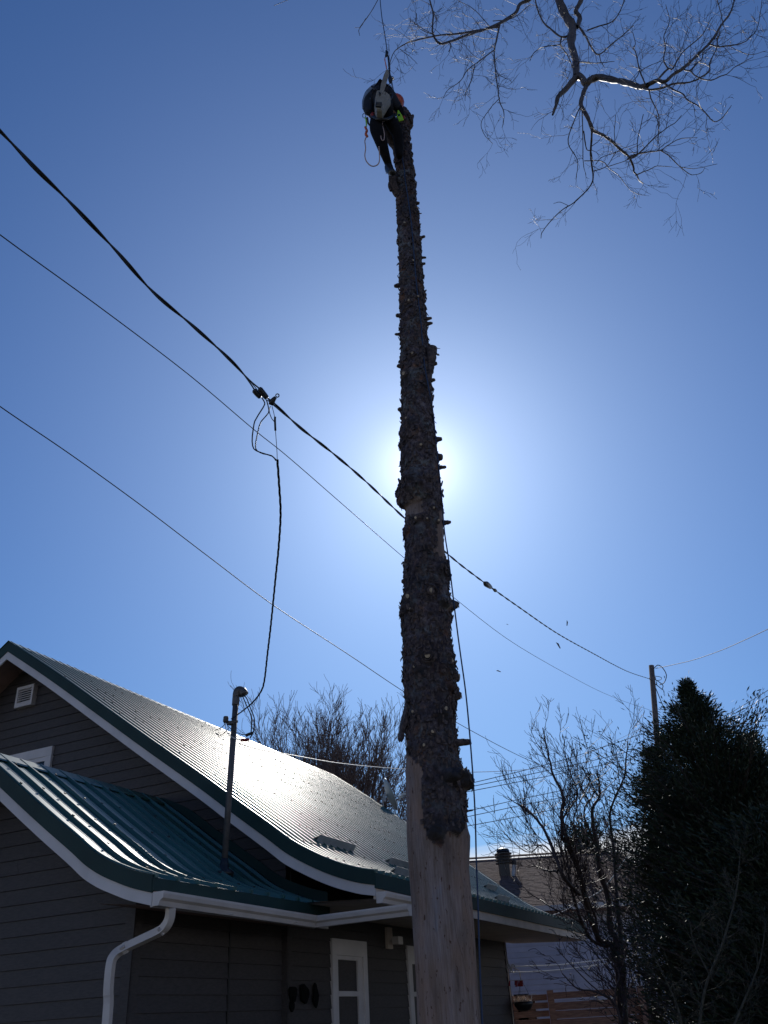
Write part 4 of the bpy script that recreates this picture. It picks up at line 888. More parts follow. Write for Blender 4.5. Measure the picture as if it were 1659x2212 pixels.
# knots and stubs: (px, py, radius px)
q4 = lambda x, y: (795.5+.248*x, 877.8+.248*y); q5 = lambda x, y: (768+.22315*x, 1371.5+.22315*y); q3 = lambda x, y: (768+.248*x, 384+.248*y)
front = [(*q4(365, 1712), 6), (*q4(540, 1700), 6.2), (*q4(640, 1775), 3.5), (*q4(380, 1825), 3), (*q4(650, 1435), 4.2), (*q4(425, 1048), 3.4), (*q4(508, 1067), 2.6), (*q4(592, 1070), 3), (*q4(560, 970), 3), (*q4(302, 722), 3), (*q4(455, 432), 3.2), (*q4(345, 170), 2.4),
         (*q5(695, 290), 6.6), (*q5(898, 310), 5.2), (*q5(592, 372), 4), (*q5(577, 790), 3.6), (*q5(850, 785), 4.6), (*q5(740, 1010), 4), (*q5(668, 1130), 3.6), (*q3(440, 1765), 4.6), (*q3(497, 1620), 3), (*q3(470, 1150), 2.8), (*q3(535, 1118), 2.4), (*q3(438, 467), 2.8), (*q3(498, 805), 2.2), (*q3(520, 310), 2.2)]
burls = [(900, 1064, 37, .10), (889, 942, 22, .06), (992, 1692, 21, .10), (970, 1690, 16, .05), (941, 1812, 17, .06), (985, 1800, 17, .055), (962, 1460, 15, .04), (975, 1495, 12, .04), (965, 1425, 12, .04), (880, 1325, 10, .03), (960, 1315, 14, .05), (*q4(400, 540), 16, .03), (*q4(320, 1100), 10, .035), (*q5(840, 860), 15, .03), (*q5(640, 420), 13, .025), (*q4(640, 1480), 14, .03)]
HS = 1300; KS = 150
ylist = []
Z0, Z1 = 0.0, ring(236)[0][2]
# heights -> image rows
yy = np.linspace(236, 2330, 1400); zz = np.array([ring(y)[0][2] for y in yy])
zrows = np.concatenate([np.linspace(0, 1.35, 30, endpoint=False), np.linspace(1.35, Z1, HS)])
V = np.zeros((len(zrows), KS, 3)); barkA = np.zeros((len(zrows), KS)); knotA = np.zeros((len(zrows), KS))
phi = np.arange(KS)*2*math.pi/KS
bl = np.array([(1560, 876), (1572, 882), (1639, 885), (1668, 911), (1684, 913), (1706, 906), (1751, 913), (1784, 914), (1818, 922), (1835, 940), (1850, 958)]); 
bb = np.array([(905, 1600), (915, 1790), (922, 1818), (935, 1840), (948, 1848), (958, 1838), (963, 1812), (975, 1818), (986, 1822), (1000, 1797), (1006, 1775)])
fr_t = []
def tphi(px, y): a, b = np.interp(y, ys, le), np.interp(y, ys, re_); return (px-(a+b)/2)/((b-a)/2)
kn_list = [(tphi(x, y), y, r) for x, y, r in front]
for i, zc in enumerate(zrows):
    y = float(np.interp(-zc, -zz[::1], yy[::1])) if zc <= zz.max() else 236.
    c, r = ring(y if zc > 1.0 else 2330)
    if zc < 1.2: c = np.array([c[0]-.02*(1.2-zc)*0, TY, zc]); r = r*(1+.12*(1.2-zc)**2)
    a_, b_ = np.interp(y, ys, le), np.interp(y, ys, re_); hw = (b_-a_)/2; cx = (a_+b_)/2
    for k, p in enumerate(phi):
        sx, sy = math.sin(p), -math.cos(p)            # sy<0 faces the camera
        px = cx+sx*hw; isf = sy < .2
        q = Vector((sx*.25*2.2, sy*.25*2.2, zc*1.0))
        nb_ = mn.noise(q*5); edge_n = nb_*10+mn.noise(Vector((sx*9, sy*9, zc*22)))*7
        bark = 1.0
        if y > 1560:
            lx = np.interp(y, bl[:, 0], bl[:, 1])
            if isf:
                if px+edge_n*.6 < lx: bark = 0
                if px >= 905:
                    yb = np.interp(px, bb[:, 0], bb[:, 1]); 
                    if y+edge_n*.7 > yb: bark = 0
                if px < 905 and y > 1600+edge_n and px < lx: bark = 0
            if y > 1850 or (not isf and y > 1700+edge_n*4): bark = 0
        if 1112 < y < 1222 and isf:
            rx_ = np.interp(y, [1112, 1121, 1175, 1212, 1222], [952, 944, 941, 936, 952])
            if px+edge_n*.5 > rx_: bark = 0
        if 1094 < y < 1126 and px < 912+edge_n*.6 and isf: bark = 0
        fbm = mn.fractal(Vector((sx*r*14, sy*r*14, zc*7)), .8, 2.1, 4)
        cell = mn.voronoi(Vector((sx*r*22, sy*r*22, zc*11)), distance_metric='DISTANCE', exponent=2)[0]
        plate = min(1, (cell[1]-cell[0])*4)
        dsp = 0.
        if bark: dsp += .006+.013*plate+.015*fbm+.006*abs(mn.noise(Vector((sx*r*60, sy*r*60, zc*30))))
        else: dsp += .0025*mn.noise(Vector((sx*r*20, sy*r*20, zc*1.5)))+.006*mn.noise(Vector((sx*2, sy*2, zc*.8)))
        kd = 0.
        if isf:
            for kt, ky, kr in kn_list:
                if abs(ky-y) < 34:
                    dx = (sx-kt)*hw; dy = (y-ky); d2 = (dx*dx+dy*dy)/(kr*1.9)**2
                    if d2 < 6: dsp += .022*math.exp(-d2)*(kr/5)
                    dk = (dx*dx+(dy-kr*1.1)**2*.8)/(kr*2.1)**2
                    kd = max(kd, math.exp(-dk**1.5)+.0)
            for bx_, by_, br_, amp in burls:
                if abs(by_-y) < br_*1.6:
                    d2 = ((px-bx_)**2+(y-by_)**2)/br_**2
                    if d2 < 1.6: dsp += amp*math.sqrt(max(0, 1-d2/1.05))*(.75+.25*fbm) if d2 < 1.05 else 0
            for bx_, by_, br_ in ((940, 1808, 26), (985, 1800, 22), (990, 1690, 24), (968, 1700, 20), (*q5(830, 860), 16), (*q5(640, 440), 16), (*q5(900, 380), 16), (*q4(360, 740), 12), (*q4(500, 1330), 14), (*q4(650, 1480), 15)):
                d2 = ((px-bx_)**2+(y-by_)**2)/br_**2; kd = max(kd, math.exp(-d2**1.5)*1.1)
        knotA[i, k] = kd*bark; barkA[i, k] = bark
        rr = r*(1+.03*math.sin(2*p+zc))+dsp-(.006 if bark else 0)
        V[i, k] = (c[0]+sx*rr, TY+sy*rr, zc)
mbt = MB(); nr = len(zrows)
ii, kk = np.meshgrid(np.arange(nr-1), np.arange(KS), indexing='ij'); k2 = (kk+1) % KS
Fq = np.stack([ii*KS+kk, ii*KS+k2, (ii+1)*KS+k2, (ii+1)*KS+kk], -1).reshape(-1, 4)
mbt.add(V.reshape(-1, 3), Fq.tolist()+[tuple((nr-1)*KS+j for j in range(KS))])
# trunk material
m = bpy.data.materials.new('spruce_bark_and_wood'); m.use_nodes = True; nn_ = m.node_tree; b = nn_.nodes['Principled BSDF']; b.inputs['Roughness'].default_value = .85
def N(t, **k):
    q = nn_.nodes.new(t)
    for a, v in k.items(): setattr(q, a, v)
    return q
tcn = N('ShaderNodeTexCoord')
def noise(scale, detail=6, st=(1, 1, 1), rough=.6):
    mm = N('ShaderNodeMapping'); mm.inputs['Scale'].default_value = st; nn_.links.new(tcn.outputs['Object'], mm.inputs[0])
    z = N('ShaderNodeTexNoise'); z.inputs['Scale'].default_value = scale; z.inputs['Detail'].default_value = detail; z.inputs['Roughness'].default_value = rough; nn_.links.new(mm.outputs[0], z.inputs[0]); return z.outputs[0]
def ramp(inp, *stops):
    r = N('ShaderNodeValToRGB'); e = r.color_ramp.elements
    while len(e) < len(stops): e.new(.5)
    for q, (p, c) in zip(e, stops): q.position = p; q.color = (*c, 1)
    nn_.links.new(inp, r.inputs[0]); return r.outputs[0]
def mix(f, a, bq):
    x = N('ShaderNodeMix', data_type='RGBA'); nn_.links.new(f, x.inputs['Factor']); nn_.links.new(a, x.inputs['A']); nn_.links.new(bq, x.inputs['B']); return x.outputs['Result']
barkc = ramp(noise(26, 8, (1, 1, .8), .7), (.32, (.018, .013, .017)), (.45, (.07, .052, .062)), (.57, (.15, .12, .13)), (.70, (.28, .25, .25)))
lich = ramp(noise(5, 5), (.5, (0, 0, 0)), (.62, (1, 1, 1))); barkc2 = ramp(noise(30, 6), (.35, (.08, .085, .085)), (.65, (.24, .25, .26)))
redc = ramp(noise(6.5, 5, (1, 1, .8)), (.55, (0, 0, 0)), (.66, (1, 1, 1))); barkr = ramp(noise(20, 6), (.35, (.09, .042, .03)), (.65, (.24, .13, .085)))
bc = mix(lich, barkc, barkc2); bc = mix(redc, bc, barkr)
big = ramp(noise(2.6, 4, (1.5, 1.5, 1)), (.38, (.32, .30, .34)), (.62, (.95, .95, .95))); bm = N('ShaderNodeMix', data_type='RGBA', blend_type='MULTIPLY'); bm.inputs['Factor'].default_value = 1.0; nn_.links.new(bc, bm.inputs['A']); nn_.links.new(big, bm.inputs['B']); bc = bm.outputs['Result']
woodc = ramp(noise(3.2, 7, (3.2, 3.2, .55), .65), (.3, (.13, .095, .085)), (.45, (.22, .165, .14)), (.6, (.29, .235, .22)), (.75, (.24, .24, .28)))
grain = ramp(noise(30, 4, (3, 3, .18)), (.35, (.62, .58, .56)), (.6, (1, 1, 1)))
gm = N('ShaderNodeMix', data_type='RGBA', blend_type='MULTIPLY'); gm.inputs['Factor'].default_value = .8; nn_.links.new(woodc, gm.inputs['A']); nn_.links.new(grain, gm.inputs['B'])
fleck = ramp(noise(17, 4, (2.2, 2.2, .8), .55), (.63, (0, 0, 0)), (.66, (1, 1, 1))); brown = N('ShaderNodeRGB'); brown.outputs[0].default_value = (.09, .045, .03, 1)
warm = ramp(noise(1.6, 3, (1.6, 1.6, .7)), (.45, (0, 0, 0)), (.62, (.55, .55, .55))); tanc = N('ShaderNodeRGB'); tanc.outputs[0].default_value = (.31, .185, .12, 1)
wc = mix(warm, gm.outputs['Result'], tanc.outputs[0]); wc = mix(fleck, wc, brown.outputs[0])
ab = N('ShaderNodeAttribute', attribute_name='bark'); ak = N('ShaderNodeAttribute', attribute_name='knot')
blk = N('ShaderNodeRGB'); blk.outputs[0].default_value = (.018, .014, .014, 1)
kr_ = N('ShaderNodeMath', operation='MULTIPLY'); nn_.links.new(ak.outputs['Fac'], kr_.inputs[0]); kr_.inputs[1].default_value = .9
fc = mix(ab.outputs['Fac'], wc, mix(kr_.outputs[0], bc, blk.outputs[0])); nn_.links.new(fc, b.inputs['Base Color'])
bu = N('ShaderNodeBump'); bu.inputs['Strength'].default_value = .55; bu.inputs['Distance'].default_value = .012; nn_.links.new(noise(55, 6), bu.inputs['Height']); nn_.links.new(bu.outputs[0], b.inputs['Normal'])
m_trunk = m
m_bark = mat('loose_bark', (.12, .09, .085), .9, col2=(.03, .023, .025), scale=35, bump=.8, bscale=60)
to = mbt.build('trunk_stem', m_trunk, spr, True)
for nm, arr in (('bark', barkA), ('knot', knotA)):
    at_ = to.data.attributes.new(nm, 'FLOAT', 'POINT'); at_.data.foreach_set('value', arr.reshape(-1).astype('f'))
# stubs
rs = np.random.default_rng(51)
def front_pt(px, y, extra=0.):
    t = max(-.97, min(.97, tphi(px, y))); c, r = ring(y); rr = r+extra
    return np.array([c[0]+t*rr, TY-math.sqrt(1-t*t)*rr, c[2]]), np.array([t, -math.sqrt(1-t*t), 0.])
def stub(p, d, r, L, parent, disc=True):
    d = d/np.linalg.norm(d); s_ = np.linspace(0, L, 8); P = p+d*s_[:, None]; P += rs.normal(0, r*.05, P.shape)
    ra = r*(1+rs.uniform(1.0, 1.9)*np.exp(-(s_-.012)/(.45*L+.006)).clip(0, 1.2))*(1+.05*rs.normal(size=8)); ra[-1] = r*.98
    mb = MB(); mb.tube(np.vstack([p-d*.06, P]), np.r_[ra[0]*1.25, ra], 10); o = mb.build('branch_stub', m_bark, parent, True)
    if disc: mb = MB(); mb.lathe(p+d*(L-.001), d+rs.normal(0, .12, 3), [(r*.9, 0), (r*.9, .004), (r*.5, .0055)], 10); mb.build('cut_face', m_cut, o)
    return o
for x, y, r in front:
    p, d = front_pt(x, y); c, R_ = ring(y); rr = r*((c-EYE)@Fv)/FOC*1.0
    stub(p+d*.004, d+np.array([0, 0, -.12]), rr, .022+rr*.5, spr)
side_s = [(*q3(600, 550), 1, 2.8), (*q3(608, 718), 1, 2.2), (*q3(602, 775), 1, 2.4), (*q3(655, 1255), 1, 3.2), (*q3(662, 1300), 1, 2.8), (*q3(700, 1655), 1, 4.6), (*q3(685, 1792), 1, 3), (*q3(570, 340), 1, 1), (*q3(552, 245), 1, 2.5),
          (*q3(367, 555), -1, 3.6), (*q3(345, 945), -1, 4), (*q3(360, 1215), -1, 4), (*q3(352, 1375), -1, 2.6), (*q3(370, 1650), -1, 3.4), (*q3(380, 2025), -1, 4), (*q3(362, 275), -1, 3.4), (*q3(368, 380), -1, 3),
          (*q4(632, 315), 1, 4.6), (*q4(638, 470), 1, 6), (*q4(668, 560), 1, 3.4), (*q4(708, 1040), 1, 3.6), (*q4(698, 1385), 1, 4), (*q4(776, 1750), 1, 7.6), (*q4(270, 350), -1, 4), (*q4(272, 525), -1, 1), (*q4(301, 1530), -1, 4), (*q4(290, 1800), -1, 7),
          (*q5(1012, 612), 1, 8), (*q5(992, 430), 1, 9), (*q5(1103, 1066), 1, 6.2), (*q5(1130, 1740), 1, 1.6), (874, 1440, -1, 4), (867, 905, -1, 2.4), (915, 640, 1, 2)]
for x, y, s_, r in side_s:
    e_ = np.interp(y, ys, re_ if s_ > 0 else le); c, R_ = ring(y); z_ = (c-EYE)@Fv; L = max(.02, abs(x-e_)*z_/FOC+.01); rr = r*z_/FOC*.85
    p = np.array([c[0]+s_*(R_-.02), TY-.03, c[2]]); stub(p, np.array([s_*1., -.12*rs.random(), .12*rs.normal()]), rr, L+.02, spr, disc=r > 2.5)
# crown spikes near the sawn top
for (x, y, tx, ty_, r) in ((886, 262, 892, 249, 3), (885, 275, 891, 270, 3), (884, 318, 889, 321, 2), (884, 335, 892, 334, 1.6), (890, 366, 897, 379, 2.4), (855, 300, 850, 296, 2)):
    a, b_ = atY(x, y, TY-.03), atY(tx, ty_, TY-.03); stub(a, b_-a, r*.0055, np.linalg.norm(b_-a), spr, False)
# sawn-off second leader on the right
a, b_ = atY(921, 838, TY-.06), atY(933, 752, TY-.09); P = smooth_path([a-np.array([0, 0, .3]), a, (a+b_)/2+np.array([.01, 0, 0]), b_], 26); rr = np.linspace(.02, .058, 26); rr[8:] *= 1+.12*rs.normal(size=18)
mb = MB(); mb.tube(P, np.minimum(rr, .06), 14); ld = mb.build('sawn_leader', m_bark, spr, True)
mb = MB(); mb.lathe(b_-np.array([0, 0, .005]), (b_-a)+np.array([0, -.45, -.2]), [(.058, 0), (.056, .008), (.02, .01)], 16); mb.build('cut_face', m_cut, ld)
mb = MB(); mb.tube([atY(939, 760, TY-.08), atY(946, 767, TY-.08), atY(948, 766, TY-.08)], [.012, .009, .014], 7); mb.tube([atY(941, 752, TY-.08), atY(951, 753, TY-.08)], [.005, .003], 5); mb.build('branch_stub', m_bark, ld)
# left fork stub under the climber's boot
a, b_ = atY(862, 425, TY-.02), atY(847, 372, TY-.06); P = smooth_path([a, atY(852, 405, TY-.04), atY(848, 388, TY-.06), b_], 14)
mb = MB(); mb.tube(P, np.array([.03, .05, .055, .055, .055, .052, .05, .05, .052, .05, .048, .048, .046, .04]), 12); fk = mb.build('fork_stub', m_bark, spr, True)
mb = MB(); mb.tube(smooth_path([atY(842, 395, TY-.05), atY(841, 402, TY-.05), atY(845, 412, TY-.05)], 6), .02, 6); mb.build('branch_stub', m_bark, fk)
# upper crotch mass: second leader leaning left behind the climber
P = smooth_path([atY(866, 345, TY-.02), atY(858, 318, TY-.08), atY(846, 298, TY-.14), atY(840, 280, TY-.14), atY(836, 264, TY-.12)], 14)
mb = MB(); mb.tube(P, np.linspace(.075, .085, 14)*(1+.1*rs.normal(size=14)), 14); mb.build('left_leader', m_bark, spr, True)
# bark flakes lifting off
fl = MB(); NF = 2600
for i in range(NF):
    y = rs.uniform(245, 1800); p = rs.uniform(-1.75, 1.75); c, r = ring(y); sx, sy = math.sin(p), -math.cos(p)
    px = np.interp(y, ys, (le+re_)/2)+sx*(np.interp(y, ys, re_)-np.interp(y, ys, le))/2
    j = int(np.argmin(abs(zrows-c[2]))); kq = int((p % (2*math.pi))/(2*math.pi)*KS) % KS
    if barkA[j, kq] == 0: continue
    n_ = np.array([sx, sy, 0]); t_ = np.array([sy, -sx, 0]); o = np.array(V[j, kq])-n_*.004; s1 = rs.uniform(.006, .026); s2 = rs.uniform(.008, .035); lift = rs.uniform(.002, .02)
    up = rs.choice((-1, 1)); a = o-t_*s1-np.array([0, 0, s2*up]); b1 = o+t_*s1*rs.uniform(.6, 1)-np.array([0, 0, s2*up*.8]); c1 = o+t_*s1*.7+np.array([0, 0, s2*up])+n_*lift; d1 = o-t_*s1*.6+np.array([0, 0, s2*.9*up])+n_*lift*1.1
    th = n_*.005
    fl.add([a, b1, c1, d1, a+th, b1+th, c1+th, d1+th], [(0, 1, 2, 3), (7, 6, 5, 4), (0, 4, 5, 1), (1, 5, 6, 2), (2, 6, 7, 3), (3, 7, 4, 0)])
tag(fl.build('bark_flakes', m_bark, spr), kind='stuff')
# long loose strip of bark hanging on the left
sp_l = [q5(495, 560), q5(478, 680), q5(440, 800), q5(428, 900), q5(412, 980), q5(418, 1035)]; sp_r = [q5(512, 640), q5(512, 760), q5(500, 850), q5(478, 930), q5(468, 985), q5(440, 1040)]
A = smooth_path([atY(x, y, TY-.05) for x, y in sp_l], 16)+rs.normal(0, .004, (16, 3)); B = smooth_path([atY(x, y, TY-.11) for x, y in sp_r], 16)+rs.normal(0, .003, (16, 3)); Mi = (A+B)/2+np.array([0, -.035, 0])
mb = MB(); bk = np.array([.004, .02, 0]); mb.strip(A, Mi); mb.strip(Mi, B); mb.strip(Mi+bk, A+bk); mb.strip(B+bk, Mi+bk); mb.strip(A+bk, A); mb.strip(B, B+bk); mb.build('bark_strip', m_bark, spr)
# drying cracks in the bare wood
m_crack = mat('crack_shadow_wood', (.03, .02, .018), .95)
q6 = lambda x, y: (768+.2315*x, 1810+.2315*y)
for pts, w_ in (([(625, 870), (650, 1000), (680, 1180), (730, 1400), (765, 1580), (790, 1735), (830, 2000)], 1.), ([(735, 520), (755, 700), (800, 880), (850, 1180)], .6), ([(860, 480), (895, 700), (930, 950), (1000, 1200), (1060, 1600)], .55), ([(990, 520), (1020, 700), (1050, 860)], .45), ([(640, 500), (660, 620)], .4), ([(700, 120), (690, 300), (640, 420)], .35)):
    Q = smooth_path([(*q6(x, y), 0) for x, y in pts], 30); mb = MB(); A = []; B = []
    for j, q in enumerate(Q):
        w2 = w_*.5*math.sin(math.pi*(j+.6)/30)*(1+.3*rs.normal())*.8
        j2 = rs.normal(0, .25); p1, n1 = front_pt(q[0]-w2+j2, q[1], .0035); p2, _ = front_pt(q[0]+w2+j2, q[1], .0035); A.append(p1); B.append(p2)
    mb.strip(A, B); mb.build('wood_crack', m_crack, spr)

# ------------------------------------------------------------ ropes
rp = [(818, -40), (824, 30), (832, 80), (837, 118), (841, 150), (848, 185), (853, 215), (860, 270), (866, 320), (873, 365), (874.6, 384), (882, 433), (889.5, 491), (899, 607), (909, 694), (916, 781), (927, 843), (934, 880), (939, 925), (944, 977), (952, 1051), (960, 1146), (969, 1208), (980, 1299), (989, 1371), (996, 1423), (1007, 1505), (1018, 1628), (1026, 1751), (1029, 1865), (1032, 1937), (1036.5, 2088), (1042, 2212), (1045, 2300)]
P = []
for x, y in rp:
    if y < 236: P.append(atY(x, y, TY-.28))
    else:
        c, r = ring(min(y, 2300)); t = tphi(x, y); P.append(atY(x, y, TY-math.sqrt(max(0, 1-min(1, t*t)))*r-.03-(0.05 if t > .8 else 0)))
P.append(np.array([P[-1][0], P[-1][1], .02])); P = smooth_path(P, 260)
mb = MB(); mb.tube(P, .0068, 6); tag(mb.build('climbing_rope', m_rope, None, True), 'long navy rope running from the sky down the face of the trunk to the ground', 'rope')
c1 = lambda x, y: (713.2+.18597*x, .18597*y)
def c1p(x, y, Y=TY-.3): return atY(*c1(x, y), Y)
def ctb(name, pts, r, m, parent, Y=TY-.3, n=24, k=6):
    Q = smooth_path([c1p(x, y, Y+(q[0] if q else 0)) for x, y, *q in pts], n); mb = MB(); mb.tube(Q, r, k); return mb.build(name, m, parent, True)
rig = empty('climbing_hitch', c1p(655, 610), 'dark knotted hitch and orange sling hanging above the climber', 'rope hitch')
ctb('knot', [(650, 590), (660, 620), (645, 660)], [.012, .02, .022, .018, .02, .012], m_black, rig, n=6)
ctb('knot', [(680, 730), (685, 790)], [.008, .013, .013, .008], m_black, rig, n=4)
ctb('tether', [(660, 620), (680, 680), (685, 760), (690, 860), (700, 900)], .010, m_black, rig)
ctb('orange_sling', [(635, 670), (640, 720), (655, 800), (650, 760), (632, 690)], .006, m_ropeo, rig)
ctb('pulley_block', [(690, 880), (700, 920), (700, 960)], [.02, .03, .03, .018], m_black, rig, n=4, k=8); ctb('pulley_wheel', [(720, 900), (730, 915)], .02, m_steel, rig, n=3, k=8)
ctb('carabiner', [(700, 950), (680, 990), (690, 1030), (705, 1000), (715, 970), (700, 950)], .005, m_steel, rig)
ctb('ring', [(700+22*math.cos(t), 1045+22*math.sin(t)) for t in np.linspace(0, 6.28, 12)], .006, m_steel, rig)

# ------------------------------------------------------------ chainsaw
saw = empty('chainsaw', c1p(600, 1150, TY-.5), 'cream top-handled chainsaw hanging bar up on the climber with a pale bar cover', 'chainsaw')
def plate(name, pts, Y, th, m, parent, bev=True):
    poly = [c1p(x, y, Y) for x, y in pts]; mb = MB(); c = np.mean(poly, axis=0); ins = [p+(c-p)*.07 for p in poly]; k = len(poly); tv = np.array([0, th, 0])
    rings = [[p for p in ins], [p+tv*.15 for p in poly], [p+tv*.85 for p in poly], [p+tv for p in ins]]; Vv = np.array(rings).reshape(-1, 3)
    F = [(i*k+j, i*k+(j+1) % k, (i+1)*k+(j+1) % k, (i+1)*k+j) for i in range(3) for j in range(k)]+[tuple(range(k))[::-1], tuple(3*k+j for j in range(k))]
    mb.add(Vv, F); return mb.build(name, m, parent)
plate('bar_cover', [(655, 800), (680, 810), (682, 850), (650, 960), (622, 1058), (578, 1050), (590, 970), (625, 860)], TY-.52, .03, m_saw, saw)
plate('saw_body', [(540, 1045), (600, 1040), (650, 1060), (690, 1090), (700, 1110), (660, 1170), (625, 1230), (600, 1280), (540, 1270), (515, 1225), (520, 1130)], TY-.60, .14, m_saw, saw)
plate('muffler_guard', [(530, 1180), (600, 1185), (590, 1240), (525, 1232)], TY-.618, .02, m_black, saw)
plate('side_port', [(562, 1060), (590, 1075), (575, 1105)], TY-.618, .02, m_black, saw)
for i in range(3): ctb('guard_slot', [(535, 1195+14*i), (590, 1198+14*i)], .003, m_saw, saw, TY-.625, 3)
ctb('handle', [(545, 1050), (520, 1025), (490, 1005), (486, 1010), (530, 1045)], .012, m_black, saw, TY-.5)
ctb('top_handle', [(690, 1100), (720, 1090), (710, 1140), (660, 1180)], .013, m_black, saw, TY-.5)
lan = empty('saw_lanyard', c1p(590, 1290, TY-.45), 'pale green lanyard looping below the chainsaw against the trunk', 'lanyard')
ctb('lanyard_strap', [(540, 1275), (555, 1330), (580, 1400), (610, 1470), (630, 1560), (625, 1620), (605, 1630), (588, 1580), (595, 1480), (610, 1420), (590, 1340), (575, 1285)], .0055, m_ropep, lan, TY-.42, 40)

# ------------------------------------------------------------ climber
per = empty('person', c1p(620, 1990, TY-.2), 'climber in dark clothes bent over the sawn trunk top with an orange helmet', 'person')
def skin(name, verts, edges, radii, m, parent, sub=1, root=0):
    base = np.zeros(3); p = parent
    while p is not None: base += np.array(p.location); p = p.parent
    me = bpy.data.meshes.new(name); me.from_pydata([tuple(np.array(v)-base) for v in verts], edges, []); o = bpy.data.objects.new(name, me); col.objects.link(o); o.parent = parent
    md = o.modifiers.new('skin', 'SKIN'); md.use_smooth_shade = True; md.branch_smoothing = .3
    for i, sv in enumerate(me.skin_vertices[0].data):
        r_ = radii[i]; sv.radius = (r_, r_) if np.isscalar(r_) else r_; sv.use_root = (i == root)
    s2 = o.modifiers.new('sub', 'SUBSURF'); s2.levels = sub+1; s2.render_levels = sub+1
    me.materials.append(m); return o
YB_ = TY-.30
def K(x, y, dy=0): return c1p(x, y, YB_+dy)
body = [K(600, 1370), K(620, 1270, -.02), K(600, 1170, -.03), K(585, 1100, -.03), K(640, 1075, 0), K(720, 1110, .05), K(760, 1150, .08),   # 0-6 pelvis..neck,head
        K(545, 1395, .0), K(545, 1500, -.06), K(590, 1640, -.05), K(640, 1800, .02), K(685, 1930, .10), K(700, 1985, .10), K(725, 2000, .02),   # 7-13 left leg
        K(690, 1390, .02), K(745, 1480, -.02), K(790, 1580, .02), K(800, 1720, .06), K(805, 1840, .08),                        # 14-18 right leg
        K(500, 1110, -.03), K(445, 1180, -.04), K(435, 1270, -.07), K(475, 1330, -.10), K(500, 1345, -.11),                           # 19-23 left arm
        K(720, 1130, -.05), K(790, 1230, -.02), K(830, 1310, .0), K(850, 1370, .0)]                                           # 24-27 right arm
edges = [(0, 1), (1, 2), (2, 3), (3, 4), (4, 5), (5, 6), (0, 7), (7, 8), (8, 9), (9, 10), (10, 11), (11, 12), (12, 13), (0, 14), (14, 15), (15, 16), (16, 17), (17, 18), (3, 19), (19, 20), (20, 21), (21, 22), (22, 23), (4, 24), (24, 25), (25, 26), (26, 27)]
rr = [.15, .15, .16, .15, .13, .06, .075, .115, .105, .085, .062, .045, .045, .03, .095, .09, .075, .062, .05, .065, .052, .046, .03, .025, .065, .052, .042, .028]
skin('body', body, edges, rr, m_trouser, per)
jv = [K(612, 1330, 0), K(620, 1250, -.02), K(600, 1170, -.03), K(575, 1100, -.02), K(640, 1070, .0), K(500, 1105, -.03), K(442, 1180, -.04), K(432, 1270, -.07), K(465, 1320, -.09), K(705, 1130, -.05), K(765, 1225, -.02), K(815, 1295, 0)]
skin('jacket', jv, [(0, 1), (1, 2), (2, 3), (3, 4), (3, 5), (5, 6), (6, 7), (7, 8), (4, 9), (9, 10), (10, 11)], [.15, .155, .165, .15, .125, .085, .072, .065, .05, .085, .075, .055], m_jacket, per)
skin('jacket_lit_rim', [K(392, 1270, .02), K(400, 1180, .03), K(440, 1090, .04), K(520, 1025, .04), K(610, 1005, .04), K(695, 1040, .04), K(735, 1100, .05)], [(i, i+1) for i in range(6)], [.025, .04, .055, .065, .065, .055, .03], m_jacket_lit, per)  # sunlit upper rim of the jacket, painted as a paler piece
mb = MB(); hc = K(762, 1190, .03); hd = np.array([.55, -.3, .35]); hd /= np.linalg.norm(hd)
mb.lathe(hc, hd, [(.098, -.06), (.128, -.055), (.118, -.03), (.115, 0), (.103, .045), (.075, .085), (.04, .105), (.008, .11)], 18); hl = mb.build('helmet', m_orange, per, True)
mb = MB(); mb.lathe(hc-hd*.05, hd, [(.07, -.09), (.088, -.05), (.09, 0), (.08, .03)], 14); mb.build('head', m_skin, per, True)
for x, y, dy, s_ in ((490, 1340, -.12, 1), (850, 1375, -.01, -1)):
    pv = [K(x-20*s_, y-20, dy), K(x, y, dy)]; ed = [(0, 1)]; rd = [.028, .03]
    for f_ in range(4):
        bq = K(x+(12+6*f_)*s_, y+10+(8*f_-12), dy-.02); tq = K(x+(40+4*f_)*s_, y+18+(10*f_-14), dy+.02); i0 = len(pv); pv += [bq, tq, tq+np.array([.01*s_, .03, -.012])]; ed += [(1, i0), (i0, i0+1), (i0+1, i0+2)]; rd += [.012, .010, .009]
    i0 = len(pv); pv += [K(x+6*s_, y-22, dy-.03), K(x+28*s_, y-30, dy)]; ed += [(1, i0), (i0, i0+1)]; rd += [.012, .010]
    skin('glove', pv, ed, rd, m_red, per, 0, 1)
# hip patch of red gear, harness belt and leg loops, gear
ctb('harness_belt', [(480, 1340, -.1), (540, 1375, -.16), (620, 1390, -.17), (700, 1370, -.12), (745, 1330, 0)], .022, m_black, per, YB_, 20)
ctb('leg_loop', [(490, 1430, -.05), (540, 1470, -.11), (600, 1470, -.08)], .014, m_red, per, YB_, 12)
ctb('gear_pouch', [(470, 1290, -.06), (478, 1350, -.06)], [.03, .045, .045, .03], m_red, per, YB_, 4, 8)
ctb('hip_ring', [(395+18*math.cos(t), 1345+26*math.sin(t)) for t in np.linspace(0, 6.28, 12)], .006, m_steel, per, YB_-.05)
ctb('hip_ring', [(450+16*math.cos(t), 1150+18*math.sin(t)) for t in np.linspace(0, 6.28, 12)], .005, m_steel, per, YB_-.1)
ctb('handsaw', [(430, 1370), (440, 1430), (470, 1475)], [.016, .014, .004], m_black, per, YB_-.02, 3)
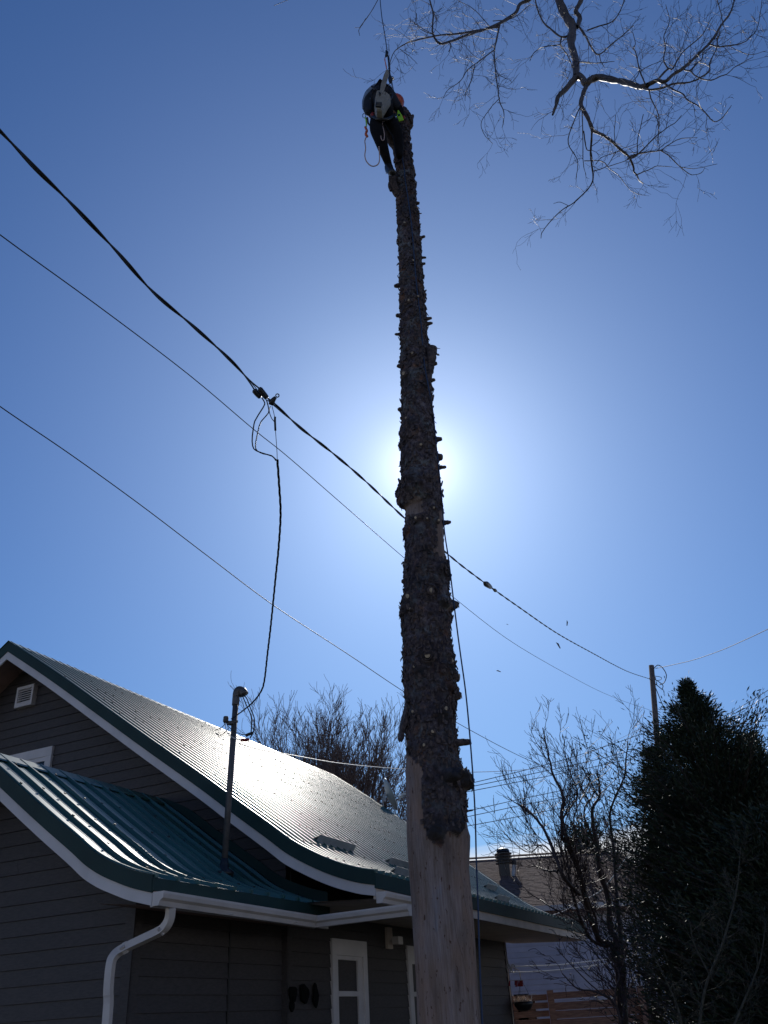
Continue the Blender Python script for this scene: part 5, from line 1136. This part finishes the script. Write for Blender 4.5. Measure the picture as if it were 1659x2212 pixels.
ctb('boot_spur', [(705, 1975), (680, 1995), (655, 1990), (648, 2020)], [.014, .012, .009, .004], m_steel, per, YB_+.1, 4)
ctb('boot', [(680, 1940, .10), (695, 1985, .08), (735, 2005, -.01)], [.055, .055, .05, .036], m_black, per, YB_, 4, 10)
# flip line
fl_ = empty('flip_line', c1p(415, 1350, TY-.35), 'pale pink flip line rope looping down beside the climber with an orange knot', 'rope')
ctb('rope_strand', [(412, 1370), (420, 1430), (418, 1480)], .009, m_neon, fl_, TY-.35, 8)
ctb('orange_knot', [(405, 1475), (425, 1510), (415, 1545), (435, 1590), (410, 1560), (430, 1520), (410, 1490)], .013, m_ropeo, fl_, TY-.35, 24)
ctb('rope_strand', [(418, 1595), (403, 1640), (412, 1720), (403, 1810), (425, 1880), (480, 1928), (540, 1920), (572, 1870), (570, 1760), (565, 1650), (575, 1560)], .0075, m_ropep, fl_, TY-.35, 50)
flag = plate('fluorescent_tag', [(785, 1275), (800, 1280), (830, 1330), (855, 1385), (800, 1400), (775, 1340)], TY-.36, .02, m_neon, None)
tag(flag, 'bright yellow green tag against the trunk below the orange helmet', 'tag')
plate('tag_mark', [(785, 1320), (812, 1322), (812, 1345), (800, 1340), (790, 1348)], TY-.366, .008, m_black, flag)

# ------------------------------------------------------------ falling chips
for x, y, s_, a, lb in ((1206, 1394, .055, .9, 'dark splinter of bark falling below the twisted cable'), (1077, 1450, .035, .2, 'small dark wood chip falling right of the trunk above the bare shrub'), (1225, 1346, .04, 1.5, 'tiny pale chip falling beside the twisted cable'), (1096, 1349, .016, .2, 'tiny chip high above the dark falling wood chip')):
    c = pd(x, y, 12); d = Rv*math.cos(a)-Uv*math.sin(a); e_ = Rv*math.sin(a)+Uv*math.cos(a)
    mb = MB(); mb.prism([c-d*s_, c-d*s_*.3+e_*s_*.35, c+d*s_, c+d*s_*.9-e_*s_*.2, c-d*s_*.1-e_*s_*.1], Fv*.012); tag(mb.build('wood_chip', m_bark, None, origin=c), lb, 'wood chip', 'wood chips falling through the air')
